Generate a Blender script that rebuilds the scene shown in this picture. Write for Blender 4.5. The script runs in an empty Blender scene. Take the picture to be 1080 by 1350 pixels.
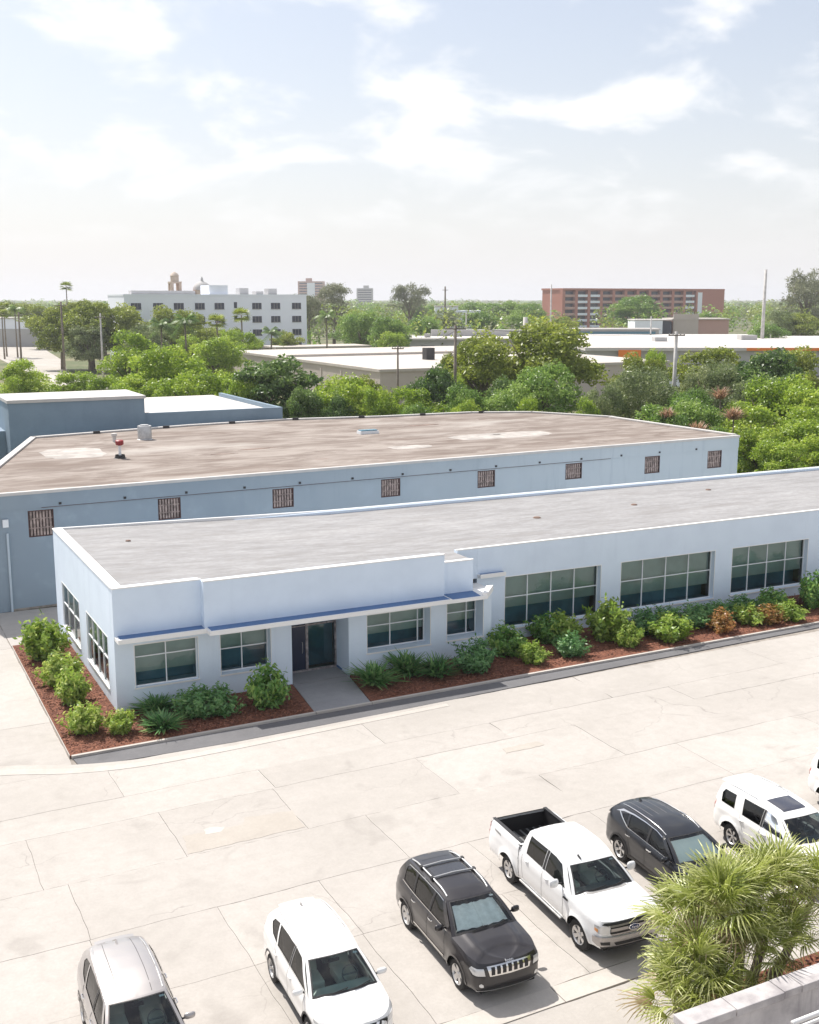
import bpy, bmesh, math, random
import numpy as np
from mathutils import Vector, Matrix, geometry

SC = bpy.context.scene
COL = SC.collection
R = math.radians

# ------------------------------------------------------------------ camera
CAM_H = 16.16
YAW = R(26.68)
cd = bpy.data.cameras.new('camera')
cd.sensor_fit = 'VERTICAL'
cd.sensor_height = 24.0
cd.lens = 24.0 * 1494.0 / 1350.0
cd.clip_start = 0.2
cd.clip_end = 30000
cam = bpy.data.objects.new('camera', cd)
COL.objects.link(cam)
cam.location = (0, 0, CAM_H)
cam.rotation_euler = (math.pi / 2 - 0.18562, 0, -YAW)
SC.camera = cam

# ------------------------------------------------------------------ sun and sky
SHX, SHY = 0.20, -0.745                 # ground shift of a shadow per metre of height
SUN_EL = math.atan(1.0 / math.hypot(SHX, SHY))
sd = bpy.data.lights.new('sun', 'SUN')
sd.energy = 4.6
sd.angle = R(0.55)
sd.color = (1.0, 0.955, 0.89)
sun = bpy.data.objects.new('sun', sd)
COL.objects.link(sun)
sun.rotation_euler = Vector((SHX, SHY, -1)).to_track_quat('-Z', 'Y').to_euler()
sun.location = (0, 60, 80)

world = bpy.data.worlds.new('World')
SC.world = world
world.use_nodes = True
wn = world.node_tree
for n in list(wn.nodes):
    wn.nodes.remove(n)
def wnode(t, **k):
    n = wn.nodes.new(t)
    for a, b in k.items():
        setattr(n, a, b)
    return n
def wlink(a, b):
    wn.links.new(a, b)
def wmath(op, a, b=None, c=None, clamp=False):
    n = wnode('ShaderNodeMath', operation=op)
    n.use_clamp = clamp
    for i, v in enumerate((a, b, c)):
        if v is None:
            continue
        if isinstance(v, (int, float)):
            n.inputs[i].default_value = v
        else:
            wlink(v, n.inputs[i])
    return n.outputs[0]
sky = wnode('ShaderNodeTexSky', sky_type='NISHITA')
sky.sun_disc = False
sky.sun_elevation = SUN_EL
sky.sun_rotation = math.atan2(-SHX, -SHY)
sky.air_density = 1.0
sky.dust_density = 2.0
sky.ozone_density = 1.4
tc = wnode('ShaderNodeTexCoord')
sep = wnode('ShaderNodeSeparateXYZ')
wlink(tc.outputs['Generated'], sep.inputs[0])
zc = wmath('MAXIMUM', sep.outputs[2], 0.0)
den = wmath('ADD', zc, 0.34)
comb = wnode('ShaderNodeCombineXYZ')
wlink(wmath('DIVIDE', sep.outputs[0], den), comb.inputs[0])
wlink(wmath('DIVIDE', sep.outputs[1], den), comb.inputs[1])
mp = wnode('ShaderNodeMapping')
mp.inputs['Location'].default_value = (3.1, 7.4, 0.0)
mp.inputs['Scale'].default_value = (0.95, 0.95, 1)
wlink(comb.outputs[0], mp.inputs[0])
nz = wnode('ShaderNodeTexNoise')
nz.inputs['Scale'].default_value = 4.6
nz.inputs['Detail'].default_value = 9
nz.inputs['Roughness'].default_value = 0.52
nz.inputs['Distortion'].default_value = 0.25
wlink(mp.outputs[0], nz.inputs['Vector'])
rm = wnode('ShaderNodeMapRange', interpolation_type='SMOOTHSTEP')
rm.inputs[1].default_value = 0.46
rm.inputs[2].default_value = 0.66
wlink(nz.outputs[0], rm.inputs[0])
# thin veil of high haze everywhere, thicker towards the horizon
hz = wmath('POWER', wmath('SUBTRACT', 1.0, zc, clamp=True), 8.0)
veil = wmath('ADD', wmath('MULTIPLY', hz, 0.64), 0.30, clamp=True)
mixv = wnode('ShaderNodeMix', data_type='RGBA')
wlink(veil, mixv.inputs[0])
wlink(sky.outputs[0], mixv.inputs[6])
mixv.inputs[7].default_value = (7.3, 7.2, 7.35, 1)
mixc = wnode('ShaderNodeMix', data_type='RGBA')
rz_ = wnode('ShaderNodeMapRange', interpolation_type='SMOOTHSTEP')
rz_.inputs[1].default_value = 0.02
rz_.inputs[2].default_value = 0.15
wlink(zc, rz_.inputs[0])
wlink(wmath('MULTIPLY', wmath('MULTIPLY', rm.outputs[0], 0.95), rz_.outputs[0]), mixc.inputs[0])
wlink(mixv.outputs[2], mixc.inputs[6])
mixc.inputs[7].default_value = (8.3, 8.3, 8.35, 1)
bg = wnode('ShaderNodeBackground')
bg.inputs['Strength'].default_value = 0.1
wlink(mixc.outputs[2], bg.inputs['Color'])
wo = wnode('ShaderNodeOutputWorld')
wlink(bg.outputs[0], wo.inputs[0])

SC.view_settings.view_transform = 'Standard'
SC.view_settings.look = 'None'
SC.view_settings.gamma = 1.0
SC.view_settings.use_curve_mapping = False
SC.view_settings.exposure = 0.46
SC.render.engine = 'CYCLES'

# ------------------------------------------------------------------ materials
MATS = {}
class NT:
    def __init__(s, name):
        s.m = bpy.data.materials.new(name)
        s.m.use_nodes = True
        s.t = s.m.node_tree
        s.b = s.t.nodes['Principled BSDF']
        s.out = s.t.nodes['Material Output']
        MATS[name] = s.m
    def n(s, typ, **k):
        x = s.t.nodes.new(typ)
        for a, b in k.items():
            setattr(x, a, b)
        return x
    def l(s, a, b):
        s.t.links.new(a, b)
    def math(s, op, a, b=None, clamp=False):
        x = s.n('ShaderNodeMath', operation=op)
        x.use_clamp = clamp
        for i, v in enumerate((a, b)):
            if v is None:
                continue
            if isinstance(v, (int, float)):
                x.inputs[i].default_value = v
            else:
                s.l(v, x.inputs[i])
        return x.outputs[0]
    def coords(s, kind='Object', scale=(1, 1, 1), loc=(0, 0, 0), rot=(0, 0, 0)):
        c = s.n('ShaderNodeTexCoord')
        m = s.n('ShaderNodeMapping')
        m.inputs['Scale'].default_value = scale
        m.inputs['Location'].default_value = loc
        m.inputs['Rotation'].default_value = rot
        s.l(c.outputs[kind], m.inputs[0])
        return m.outputs[0]
    def pos(s, scale=(1, 1, 1), loc=(0, 0, 0)):
        c = s.n('ShaderNodeNewGeometry')
        m = s.n('ShaderNodeMapping')
        m.inputs['Scale'].default_value = scale
        m.inputs['Location'].default_value = loc
        s.l(c.outputs['Position'], m.inputs[0])
        return m.outputs[0]
    def noise(s, vec, scale, detail=4, rough=.55, dist=0):
        x = s.n('ShaderNodeTexNoise')
        x.inputs['Scale'].default_value = scale
        x.inputs['Detail'].default_value = detail
        x.inputs['Roughness'].default_value = rough
        x.inputs['Distortion'].default_value = dist
        s.l(vec, x.inputs['Vector'])
        return x.outputs[0]
    def ramp(s, fac, lo, hi, smooth=True):
        x = s.n('ShaderNodeMapRange')
        if smooth:
            x.interpolation_type = 'SMOOTHSTEP'
        x.inputs[1].default_value = lo
        x.inputs[2].default_value = hi
        s.l(fac, x.inputs[0])
        return x.outputs[0]
    def mix(s, fac, a, b, blend='MIX'):
        x = s.n('ShaderNodeMix', data_type='RGBA', blend_type=blend)
        for i, v in ((0, fac), (6, a), (7, b)):
            if isinstance(v, (int, float)):
                x.inputs[i].default_value = v
            elif isinstance(v, tuple):
                x.inputs[i].default_value = (*v[:3], 1)
            else:
                s.l(v, x.inputs[i])
        return x.outputs[2]
    def color(s, c):
        if isinstance(c, tuple):
            s.b.inputs['Base Color'].default_value = (*c, 1)
        else:
            s.l(c, s.b.inputs['Base Color'])
    def bump(s, h, strength=.3, dist=.02):
        x = s.n('ShaderNodeBump')
        x.inputs['Strength'].default_value = strength
        x.inputs['Distance'].default_value = dist
        s.l(h, x.inputs['Height'])
        s.l(x.outputs[0], s.b.inputs['Normal'])
    def rough(s, v):
        s.b.inputs['Roughness'].default_value = v
    def set(s, **k):
        for a, v in k.items():
            s.b.inputs[a.replace('_', ' ')].default_value = v

def simple(name, col, rough=.6, metal=0., spec=.5, var=0., vscale=3., coat=0.):
    t = NT(name)
    if var:
        f = t.ramp(t.noise(t.pos(), vscale, 5), .3, .7)
        d = tuple(max(0, c * (1 - var)) for c in col)
        u = tuple(min(1, c * (1 + var * .6)) for c in col)
        t.color(t.mix(f, d, u))
    else:
        t.color(col)
    t.rough(rough)
    t.set(Metallic=metal)
    t.b.inputs['Specular IOR Level'].default_value = spec
    if coat:
        t.b.inputs['Coat Weight'].default_value = coat
        t.b.inputs['Coat Roughness'].default_value = .04
    return t.m

# ------------------------------------------------------------------ objects
def link(o, parent=None):
    COL.objects.link(o)
    if parent is not None:
        o.parent = parent
    return o
def empty(name, loc=(0, 0, 0), rz=0, label=None, cat=None, group=None):
    o = bpy.data.objects.new(name, None)
    o.location = loc
    o.rotation_euler = (0, 0, rz)
    o.empty_display_size = .3
    link(o)
    tag(o, label, cat, group)
    return o
def tag(o, label=None, cat=None, group=None, kind=None):
    for k, v in (('label', label), ('category', cat), ('group', group), ('kind', kind)):
        if v:
            o[k] = v
    return o
def mesh_from(name, verts, faces, mat=None, smooth=False):
    me = bpy.data.meshes.new(name)
    me.from_pydata([tuple(v) for v in verts], [], [tuple(f) for f in faces])
    if mat is not None:
        me.materials.append(MATS[mat] if isinstance(mat, str) else mat)
    if smooth:
        me.polygons.foreach_set('use_smooth', [True] * len(me.polygons))
    me.update()
    return me
def obj(name, me, parent=None, loc=None):
    o = bpy.data.objects.new(name, me)
    if loc is not None:
        o.location = loc
    return link(o, parent)
def copy_tree(o, parent=None, **tags):
    c = o.copy()
    COL.objects.link(c)
    c.parent = parent
    for k, v in tags.items():
        c[k] = v
    for ch in o.children:
        copy_tree(ch, c)
    return c

class MB:
    """collects shapes for one mesh; o is subtracted from every vertex"""
    def __init__(s, o=(0, 0, 0)):
        s.v, s.f, s.o = [], [], Vector(o)
    def add(s, vs, fs):
        b = len(s.v)
        s.v += [Vector(v) - s.o for v in vs]
        s.f += [tuple(i + b for i in f) for f in fs]
        return s
    def box(s, x0, x1, y0, y1, z0, z1):
        vs = [(x, y, z) for z in (z0, z1) for y in (y0, y1) for x in (x0, x1)]
        return s.add(vs, [(0, 2, 3, 1), (4, 5, 7, 6), (0, 1, 5, 4), (2, 6, 7, 3), (0, 4, 6, 2), (1, 3, 7, 5)])
    def prism(s, poly, z0, z1, bottom=True):
        n = len(poly)
        a = sum(poly[i][0] * poly[(i + 1) % n][1] - poly[(i + 1) % n][0] * poly[i][1] for i in range(n))
        if a < 0:
            poly = poly[::-1]
        vs = [(x, y, z0) for x, y in poly] + [(x, y, z1) for x, y in poly]
        fs = [tuple(range(n, 2 * n))] + ([tuple(range(n))[::-1]] if bottom else [])
        fs += [(i, (i + 1) % n, n + (i + 1) % n, n + i) for i in range(n)]
        return s.add(vs, fs)
    def extr(s, prof, axis, a, b):
        """profile polygon in the plane normal to axis ('x' : (y,z), 'y' : (x,z)) swept a..b"""
        n = len(prof)
        if axis == 'x':
            vs = [(a, p, q) for p, q in prof] + [(b, p, q) for p, q in prof]
        else:
            vs = [(p, a, q) for p, q in prof] + [(p, b, q) for p, q in prof]
        fs = [tuple(range(n)), tuple(range(n, 2 * n))[::-1]] + [(i, n + i, n + (i + 1) % n, (i + 1) % n) for i in range(n)]
        return s.add(vs, fs)
    def tube(s, pts, r, n=8, cap=True):
        pts = [Vector(p) for p in pts]
        rs = r if isinstance(r, (list, tuple)) else [r] * len(pts)
        vs, fs = [], []
        up = None
        for i, p in enumerate(pts):
            d = (pts[min(i + 1, len(pts) - 1)] - pts[max(i - 1, 0)]).normalized()
            if up is None:
                up = Vector((0, 0, 1)) if abs(d.z) < .9 else Vector((1, 0, 0))
            x = d.cross(up).normalized()
            y = x.cross(d).normalized()
            up = y
            for k in range(n):
                a = 2 * math.pi * k / n
                vs.append(p + (x * math.cos(a) + y * math.sin(a)) * rs[i])
        for i in range(len(pts) - 1):
            for k in range(n):
                fs.append((i * n + k, i * n + (k + 1) % n, (i + 1) * n + (k + 1) % n, (i + 1) * n + k))
        if cap:
            fs.append(tuple(range(n))[::-1])
            fs.append(tuple(range((len(pts) - 1) * n, len(pts) * n)))
        return s.add(vs, fs)
    def lathe(s, prof, c=(0, 0, 0), axis='z', n=24):
        """prof (r, h) around axis through c"""
        vs, fs = [], []
        for r, h in prof:
            for k in range(n):
                a = 2 * math.pi * k / n
                u, v = r * math.cos(a), r * math.sin(a)
                p = (u, v, h) if axis == 'z' else ((h, u, v) if axis == 'x' else (u, h, v))
                vs.append((c[0] + p[0], c[1] + p[1], c[2] + p[2]))
        m = len(prof)
        for i in range(m - 1):
            for k in range(n):
                fs.append((i * n + k, i * n + (k + 1) % n, (i + 1) * n + (k + 1) % n, (i + 1) * n + k))
        return s.add(vs, fs)
    def grid(s, fn, nu, nv, flip=False):
        vs = [fn(i / nu, j / nv) for j in range(nv + 1) for i in range(nu + 1)]
        fs = []
        for j in range(nv):
            for i in range(nu):
                a = j * (nu + 1) + i
                q = (a, a + 1, a + nu + 2, a + nu + 1)
                fs.append(q[::-1] if flip else q)
        return s.add(vs, fs)
    def build(s, name, mat, parent=None, smooth=False, bevel=0, fix=False, sharp=None):
        me = mesh_from(name, s.v, s.f, mat, smooth)
        if bevel or fix:
            bm = bmesh.new()
            bm.from_mesh(me)
            if fix:
                bmesh.ops.remove_doubles(bm, verts=bm.verts, dist=1e-4)
                bmesh.ops.recalc_face_normals(bm, faces=bm.faces)
            if bevel:
                bmesh.ops.bevel(bm, geom=list(bm.edges), offset=bevel, segments=2, affect='EDGES', profile=.6)
            bm.to_mesh(me)
            bm.free()
        if sharp:
            me.polygons.foreach_set('use_smooth', [True] * len(me.polygons))
            me.set_sharp_from_angle(angle=R(sharp))
        return obj(name, me, parent)

def wall_holes(mb, axis, plane, thick, u0, u1, z0, z1, holes, inward):
    """wall sheet with real openings. axis 'x': wall lies in x=plane with u=y ; 'y': lies in y=plane with u=x.
    inward: +1/-1 direction of the thickness. holes: (ua, ub, za, zb)"""
    us = sorted({u0, u1, *[h[0] for h in holes], *[h[1] for h in holes]})
    zs = sorted({z0, z1, *[h[2] for h in holes], *[h[3] for h in holes]})
    us = [u for u in us if u0 <= u <= u1]
    zs = [z for z in zs if z0 <= z <= z1]
    q = plane + inward * thick
    def P(u, z, d):
        return (d, u, z) if axis == 'x' else (u, d, z)
    solid = {}
    for i in range(len(us) - 1):
        for j in range(len(zs) - 1):
            cu, cz = (us[i] + us[i + 1]) / 2, (zs[j] + zs[j + 1]) / 2
            solid[i, j] = not any(h[0] < cu < h[1] and h[2] < cz < h[3] for h in holes)
    for (i, j), ok in solid.items():
        if not ok:
            continue
        a, b, c, d = us[i], us[i + 1], zs[j], zs[j + 1]
        for pl in (plane, q):
            mb.add([P(a, c, pl), P(b, c, pl), P(b, d, pl), P(a, d, pl)], [(0, 1, 2, 3)])
        for di, dj, e in ((-1, 0, ((a, c), (a, d))), (1, 0, ((b, c), (b, d))), (0, -1, ((a, c), (b, c))), (0, 1, ((a, d), (b, d)))):
            if not solid.get((i + di, j + dj), False):
                (ua, za), (ub, zb) = e
                mb.add([P(ua, za, plane), P(ub, zb, plane), P(ub, zb, q), P(ua, za, q)], [(0, 1, 2, 3)])
# ------------------------------------------------------------------ materials of the place
def concrete(name, a, b, stain, crack=True, tint=True):
    t = NT(name)
    p = t.pos()
    big = t.ramp(t.noise(p, .16, 5, .6, .4), .32, .68)
    c = t.mix(big, a, b)
    fine = t.ramp(t.noise(p, 2.3, 7, .68), .25, .75)
    c = t.mix(t.math('MULTIPLY', fine, .30), c, stain)
    gsp = t.ramp(t.noise(p, 11, 5, .75), .30, .70)
    c = t.mix(t.math('MULTIPLY', gsp, .22), c, tuple(s * .9 for s in stain))
    # worn streaks along the traffic direction
    st = t.ramp(t.noise(t.pos((.10, 1.1, 1)), 1.0, 5, .6, .3), .55, .80)
    c = t.mix(t.math('MULTIPLY', st, .32), c, stain)
    # blotches
    bl = t.ramp(t.noise(t.pos((1, 1, 1), (31, 4, 0)), .55, 3, .5, .6), .60, .74)
    c = t.mix(t.math('MULTIPLY', bl, .35), c, tuple(s * .82 for s in stain))
    sp = t.ramp(t.noise(t.pos((1, 1, 1), (7, 40, 0)), .9, 3, .5), .66, .78)
    c = t.mix(t.math('MULTIPLY', sp, .35), c, tuple(min(1, s * 1.25) for s in b))
    if tint:
        oi = t.n('ShaderNodeObjectInfo')
        c = t.mix(t.math('MULTIPLY', oi.outputs['Random'], .22), c, tuple(s * .95 for s in stain))
    if crack:
        v = t.n('ShaderNodeTexVoronoi', feature='DISTANCE_TO_EDGE')
        v.inputs['Scale'].default_value = .21
        wv = t.n('ShaderNodeTexNoise')
        wv.inputs['Scale'].default_value = .9
        wv.inputs['Detail'].default_value = 6
        t.l(p, wv.inputs['Vector'])
        ad = t.n('ShaderNodeVectorMath', operation='MULTIPLY_ADD')
        t.l(wv.outputs['Color'], ad.inputs[0])
        ad.inputs[1].default_value = (1.3, 1.3, 0)
        t.l(p, ad.inputs[2])
        t.l(ad.outputs[0], v.inputs['Vector'])
        ln = t.math('LESS_THAN', v.outputs['Distance'], .0026)
        mask = t.ramp(t.noise(t.pos((1, 1, 1), (3, 9, 0)), .22, 2), .48, .60)
        ln = t.math('MULTIPLY', ln, mask)
        c = t.mix(t.math('MULTIPLY', ln, .34), c, tuple(s * .6 for s in stain))
    t.color(c)
    t.rough(.9)
    t.b.inputs['Specular IOR Level'].default_value = .25
    gr = t.noise(p, 22, 3, .7)
    t.bump(gr, .3, .01)
    return t.m
concrete('lot_concrete', (.53, .495, .46), (.455, .425, .392), (.31, .285, .26))
concrete('pale_concrete', (.57, .535, .495), (.515, .48, .44), (.39, .35, .31), crack=False)
concrete('walk_concrete', (.36, .36, .37), (.31, .31, .32), (.22, .215, .22), crack=False)
concrete('walk_concrete_warm', (.50, .46, .41), (.44, .40, .355), (.32, .285, .25), crack=False)
concrete('strip_asphalt', (.20, .195, .20), (.155, .15, .155), (.10, .10, .105), crack=False)
concrete('road_surface', (.50, .46, .42), (.42, .39, .35), (.28, .26, .23), crack=False)
simple('joint_dirt', (.30, .265, .23), .95, var=.3)

# ground far around: dry grass, sand, scrub
t = NT('ground_cover')
p = t.pos()
g = t.ramp(t.noise(p, .035, 6, .6), .38, .62)
c = t.mix(g, (.075, .095, .028), (.24, .20, .12))
c = t.mix(t.ramp(t.noise(p, .5, 5), .35, .7), c, (.07, .10, .03))
t.color(c); t.rough(.95)

# painted stucco
def stucco(name, col, dirt, amt=.25, streak=True):
    t = NT(name)
    p = t.pos()
    f = t.ramp(t.noise(p, .8, 6, .6), .35, .75)
    c = t.mix(t.math('MULTIPLY', f, amt), col, dirt)
    if streak:
        s = t.ramp(t.noise(t.pos((1.6, 1.6, .12)), 1.5, 5, .6), .55, .8)
        c = t.mix(t.math('MULTIPLY', s, amt * .9), c, dirt)
    t.color(c)
    t.rough(.75)
    t.b.inputs['Specular IOR Level'].default_value = .3
    t.bump(t.noise(p, 9, 6, .65), .12, .01)
    return t.m
stucco('white_stucco', (.72, .82, .93), (.60, .69, .80), .40)
stucco('white_trim', (.86, .85, .83), (.74, .73, .71), .2)
stucco('ledge_shade_blue', (.11, .20, .38), (.08, .15, .29), .4, False)  # shade on the canopy tops put into the colour
stucco('grey_blue_stucco', (.225, .30, .37), (.185, .25, .31), .55)
stucco('grey_pale_stucco', (.48, .56, .62), (.38, .45, .52), .5)
stucco('parapet_pale', (.58, .56, .54), (.42, .40, .38), .5)
stucco('far_white', (.86, .89, .95), (.80, .83, .90), .2)
stucco('far_beige', (.52, .46, .41), (.44, .38, .34), .3)
stucco('far_grey', (.46, .45, .44), (.38, .37, .36), .3)
stucco('far_red', (.46, .20, .15), (.40, .18, .14), .3)
stucco('far_pink', (.52, .33, .28), (.46, .30, .26), .3)
stucco('far_roof', (.54, .49, .44), (.42, .38, .34), .5, False)
stucco('far_roof_white', (.60, .565, .53), (.47, .445, .42), .4, False)
stucco('orange_paint', (.85, .23, .03), (.75, .20, .03), .2, False)
stucco('tower_stone', (.55, .46, .38), (.42, .35, .29), .5)
stucco('parapet_concrete', (.58, .55, .54), (.25, .23, .24), .95)

# mottled pale roof of the white building
t = NT('pale_roof')
p = t.pos()
f1 = t.ramp(t.noise(t.pos((.35, 1.3, 1)), 1.2, 8, .68, .3), .3, .72)
c = t.mix(f1, (.345, .343, .348), (.235, .23, .232))
f2 = t.ramp(t.noise(t.pos((.22, .9, 1), (4, 8, 0)), .8, 6, .6), .52, .78)
c = t.mix(t.math('MULTIPLY', f2, .6), c, (.19, .175, .165))
f3 = t.ramp(t.noise(t.pos((.3, .8, 1), (14, 3, 0)), .35, 4, .6), .5, .75)
c = t.mix(t.math('MULTIPLY', f3, .45), c, (.42, .415, .415))
sp = t.ramp(t.noise(t.pos((.5, 1, 1)), 5.5, 5, .7), .35, .65)
c = t.mix(t.math('MULTIPLY', sp, .45), c, (.22, .205, .195))
t.color(c); t.rough(.92); t.bump(t.noise(p, 5, 6, .7), .3, .02)
# weathered brown membrane roof
t = NT('brown_roof')
p = t.pos()
f1 = t.ramp(t.noise(t.pos((.34, .9, 1)), .62, 9, .66, 1.2), .34, .66)
c = t.mix(f1, (.315, .272, .24), (.16, .122, .10))
f2 = t.ramp(t.noise(t.pos((.24, .6, 1), (5, 1, 0)), .5, 7, .64, .9), .48, .72)
c = t.mix(t.math('MULTIPLY', f2, .75), c, (.14, .098, .075))
f3 = t.ramp(t.noise(t.pos((.2, .5, 1), (9, 21, 0)), .30, 5, .55, .4), .55, .70)
c = t.mix(t.math('MULTIPLY', f3, .55), c, (.43, .395, .36))
f4 = t.ramp(t.noise(t.pos((.22, 1.5, 1), (2, 17, 0)), .8, 6, .65, .6), .63, .74)
c = t.mix(t.math('MULTIPLY', f4, .8), c, (.17, .09, .07))
t.color(c); t.rough(.9); t.bump(t.noise(p, 3, 6, .7), .3, .02)
simple('roof_patch', (.42, .385, .355), .9, var=.25, vscale=1.2)
simple('roof_patch_dark', (.20, .13, .10), .9, var=.3, vscale=2)

# mulch
t = NT('mulch')
p = t.pos()
f = t.ramp(t.noise(p, 9, 6, .75), .3, .7)
c = t.mix(f, (.085, .028, .017), (.26, .098, .052))
c = t.mix(t.math('MULTIPLY', t.ramp(t.noise(p, 26, 3), .55, .75), .6), c, (.34, .14, .08))
t.color(c); t.rough(.95); t.bump(t.noise(p, 16, 5, .7), .9, .05)
t = NT('mulch_chip')
oi = t.n('ShaderNodeAttribute'); oi.attribute_name = 'tint'
t.color(t.mix(oi.outputs['Fac'], (.09, .028, .018), (.32, .135, .08)))
t.rough(.9)

# glass
def glass(name, tint, mirror=1.0, rough=.02):
    t = NT(name)
    t.t.nodes.remove(t.b)
    tr = t.n('ShaderNodeBsdfTransparent'); tr.inputs[0].default_value = (*tint, 1)
    gl = t.n('ShaderNodeBsdfGlossy'); gl.inputs['Roughness'].default_value = rough
    gl.inputs['Color'].default_value = (mirror, mirror, mirror, 1)
    fr = t.n('ShaderNodeFresnel'); fr.inputs[0].default_value = 1.55
    mx = t.n('ShaderNodeMixShader')
    t.l(fr.outputs[0], mx.inputs[0]); t.l(tr.outputs[0], mx.inputs[1]); t.l(gl.outputs[0], mx.inputs[2])
    t.l(mx.outputs[0], t.out.inputs[0])
    return t.m
glass('window_glass', (.60, .74, .76))
glass('shield_glass', (.90, .99, .97))
glass('shield_glass_dark', (.60, .76, .76))
glass('privacy_glass', (.10, .10, .105))
glass('side_glass', (.30, .32, .32))
simple('blind', (.58, .60, .53), .8, var=.12, vscale=.8)
simple('room_dark', (.20, .36, .45), .9, var=.3, vscale=.7)
simple('door_blue', (.012, .022, .055), .35)
simple('door_metal', (.34, .30, .30), .4, var=.5, vscale=6)
simple('frame_white', (.80, .82, .84), .5)
simple('frame_rust', (.10, .05, .045), .7, var=.4, vscale=5)
simple('grille_rust', (.37, .29, .26), .8, var=.45, vscale=4)
simple('louvre_dark', (.10, .065, .06), .8, var=.5, vscale=3)
simple('pipe_red', (.30, .03, .035), .5)
simple('pipe_dark', (.03, .028, .03), .6)
simple('galv', (.50, .50, .50), .45, .6, var=.2)
simple('wood_pole', (.20, .165, .135), .9, var=.3, vscale=1)
simple('conc_pole', (.50, .48, .46), .85, var=.2, vscale=1)
simple('cable', (.03, .03, .03), .7)
simple('far_window', (.05, .055, .08), .15)
simple('far_frame', (.30, .28, .28), .6)
simple('bark', (.19, .15, .11), .95, var=.4, vscale=5)
simple('palm_bark', (.24, .20, .16), .95, var=.4, vscale=6)
simple('rail_metal', (.72, .71, .70), .35, .3)
simple('blue_glass_far', (.08, .22, .30), .2)

# leaves : a per-leaf tint picks the colour, thin leaves let light through
def leafmat(name, dark, mid, light, trans=.45):
    t = NT(name)
    at = t.n('ShaderNodeAttribute'); at.attribute_name = 'tint'
    oi = t.n('ShaderNodeObjectInfo')
    cr = t.n('ShaderNodeValToRGB')
    cr.color_ramp.elements[0].color = (*dark, 1)
    cr.color_ramp.elements[1].color = (*light, 1)
    e = cr.color_ramp.elements.new(.5); e.color = (*mid, 1)
    f = t.math('ADD', at.outputs['Fac'], t.math('MULTIPLY', t.math('SUBTRACT', oi.outputs['Random'], .5), .3), clamp=True)
    t.l(f, cr.inputs[0])
    t.t.nodes.remove(t.b)
    df = t.n('ShaderNodeBsdfDiffuse'); tl = t.n('ShaderNodeBsdfTranslucent')
    gl = t.n('ShaderNodeBsdfGlossy'); gl.inputs['Roughness'].default_value = .42
    t.l(cr.outputs[0], df.inputs[0]); t.l(cr.outputs[0], tl.inputs[0])
    m1 = t.n('ShaderNodeMixShader'); m1.inputs[0].default_value = trans
    t.l(df.outputs[0], m1.inputs[1]); t.l(tl.outputs[0], m1.inputs[2])
    m2 = t.n('ShaderNodeMixShader'); m2.inputs[0].default_value = .045
    t.l(m1.outputs[0], m2.inputs[1]); t.l(gl.outputs[0], m2.inputs[2])
    t.l(m2.outputs[0], t.out.inputs[0])
    return t.m
leafmat('leaf_lime', (.14, .235, .02), (.30, .43, .04), (.52, .61, .10), .5)
leafmat('leaf_fresh', (.10, .19, .035), (.20, .33, .06), (.36, .48, .12), .5)
leafmat('leaf_deep', (.06, .12, .03), (.13, .22, .05), (.28, .37, .11), .45)
leafmat('leaf_olive', (.12, .165, .022), (.25, .31, .042), (.42, .46, .09), .5)
leafmat('leaf_grey', (.11, .15, .055), (.22, .28, .11), (.40, .43, .21), .5)
leafmat('leaf_wispy', (.13, .145, .08), (.22, .235, .14), (.33, .34, .21), .4)
leafmat('leaf_shrub', (.07, .19, .04), (.17, .36, .07), (.42, .56, .13))
leafmat('leaf_shrub_light', (.14, .25, .03), (.30, .44, .06), (.55, .60, .16))
leafmat('leaf_shrub_blue', (.06, .17, .055), (.14, .32, .10), (.30, .48, .17))
leafmat('leaf_orange', (.20, .16, .03), (.42, .22, .06), (.60, .25, .10))
leafmat('leaf_red', (.22, .16, .07), (.46, .26, .18), (.55, .40, .26))
leafmat('leaf_palm', (.19, .24, .045), (.36, .41, .09), (.68, .68, .34), .4)
leafmat('leaf_palm_dry', (.24, .15, .08), (.40, .30, .17), (.55, .46, .30), .3)
leafmat('leaf_darkred', (.05, .012, .016), (.10, .03, .03), (.16, .06, .04))

# car materials
def carpaint(name, col, metal=0., rough=.35, coat=1.):
    t = NT(name)
    t.color(col); t.rough(rough); t.set(Metallic=metal)
    t.b.inputs['Coat Weight'].default_value = coat
    t.b.inputs['Coat Roughness'].default_value = .03
    return t.m
carpaint('paint_white', (.82, .81, .79))
carpaint('paint_white_cool', (.80, .80, .80))
carpaint('paint_silver', (.40, .375, .365), .55, .38)
carpaint('paint_charcoal', (.022, .019, .021), .2, .32, .65)
carpaint('paint_black', (.006, .007, .011), .0, .3, .6)
simple('car_plastic', (.022, .021, .022), .55)
simple('car_under', (.012, .012, .012), .9)
simple('tyre', (.018, .017, .017), .85)
simple('alloy', (.60, .59, .58), .35, .75)
simple('chrome', (.75, .74, .73), .15, 1.0)
simple('lamp_clear', (.62, .62, .62), .12, .3, coat=1)
simple('lamp_amber', (.75, .30, .08), .2, coat=1)
simple('lamp_red', (.45, .02, .02), .2, coat=1)
simple('seat_light', (.72, .70, .60), .8)
simple('seat_dark', (.07, .07, .07), .8)
simple('dash_light', (.58, .60, .54), .7)
simple('dash_dark', (.16, .165, .165), .6)
simple('seam', (.015, .015, .015), .8)
simple('seam_pale', (.30, .29, .28), .7)
simple('sticker', (.85, .85, .85), .5)
simple('sunshade_silver', (.94, .95, .93), .35, .1, var=.1, vscale=8)
simple('sunshade_pale', (.92, .95, .91), .6)
simple('sunroof', (.035, .035, .05), .08, coat=1)
simple('emblem_blue', (.02, .05, .16), .25, coat=1)
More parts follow.
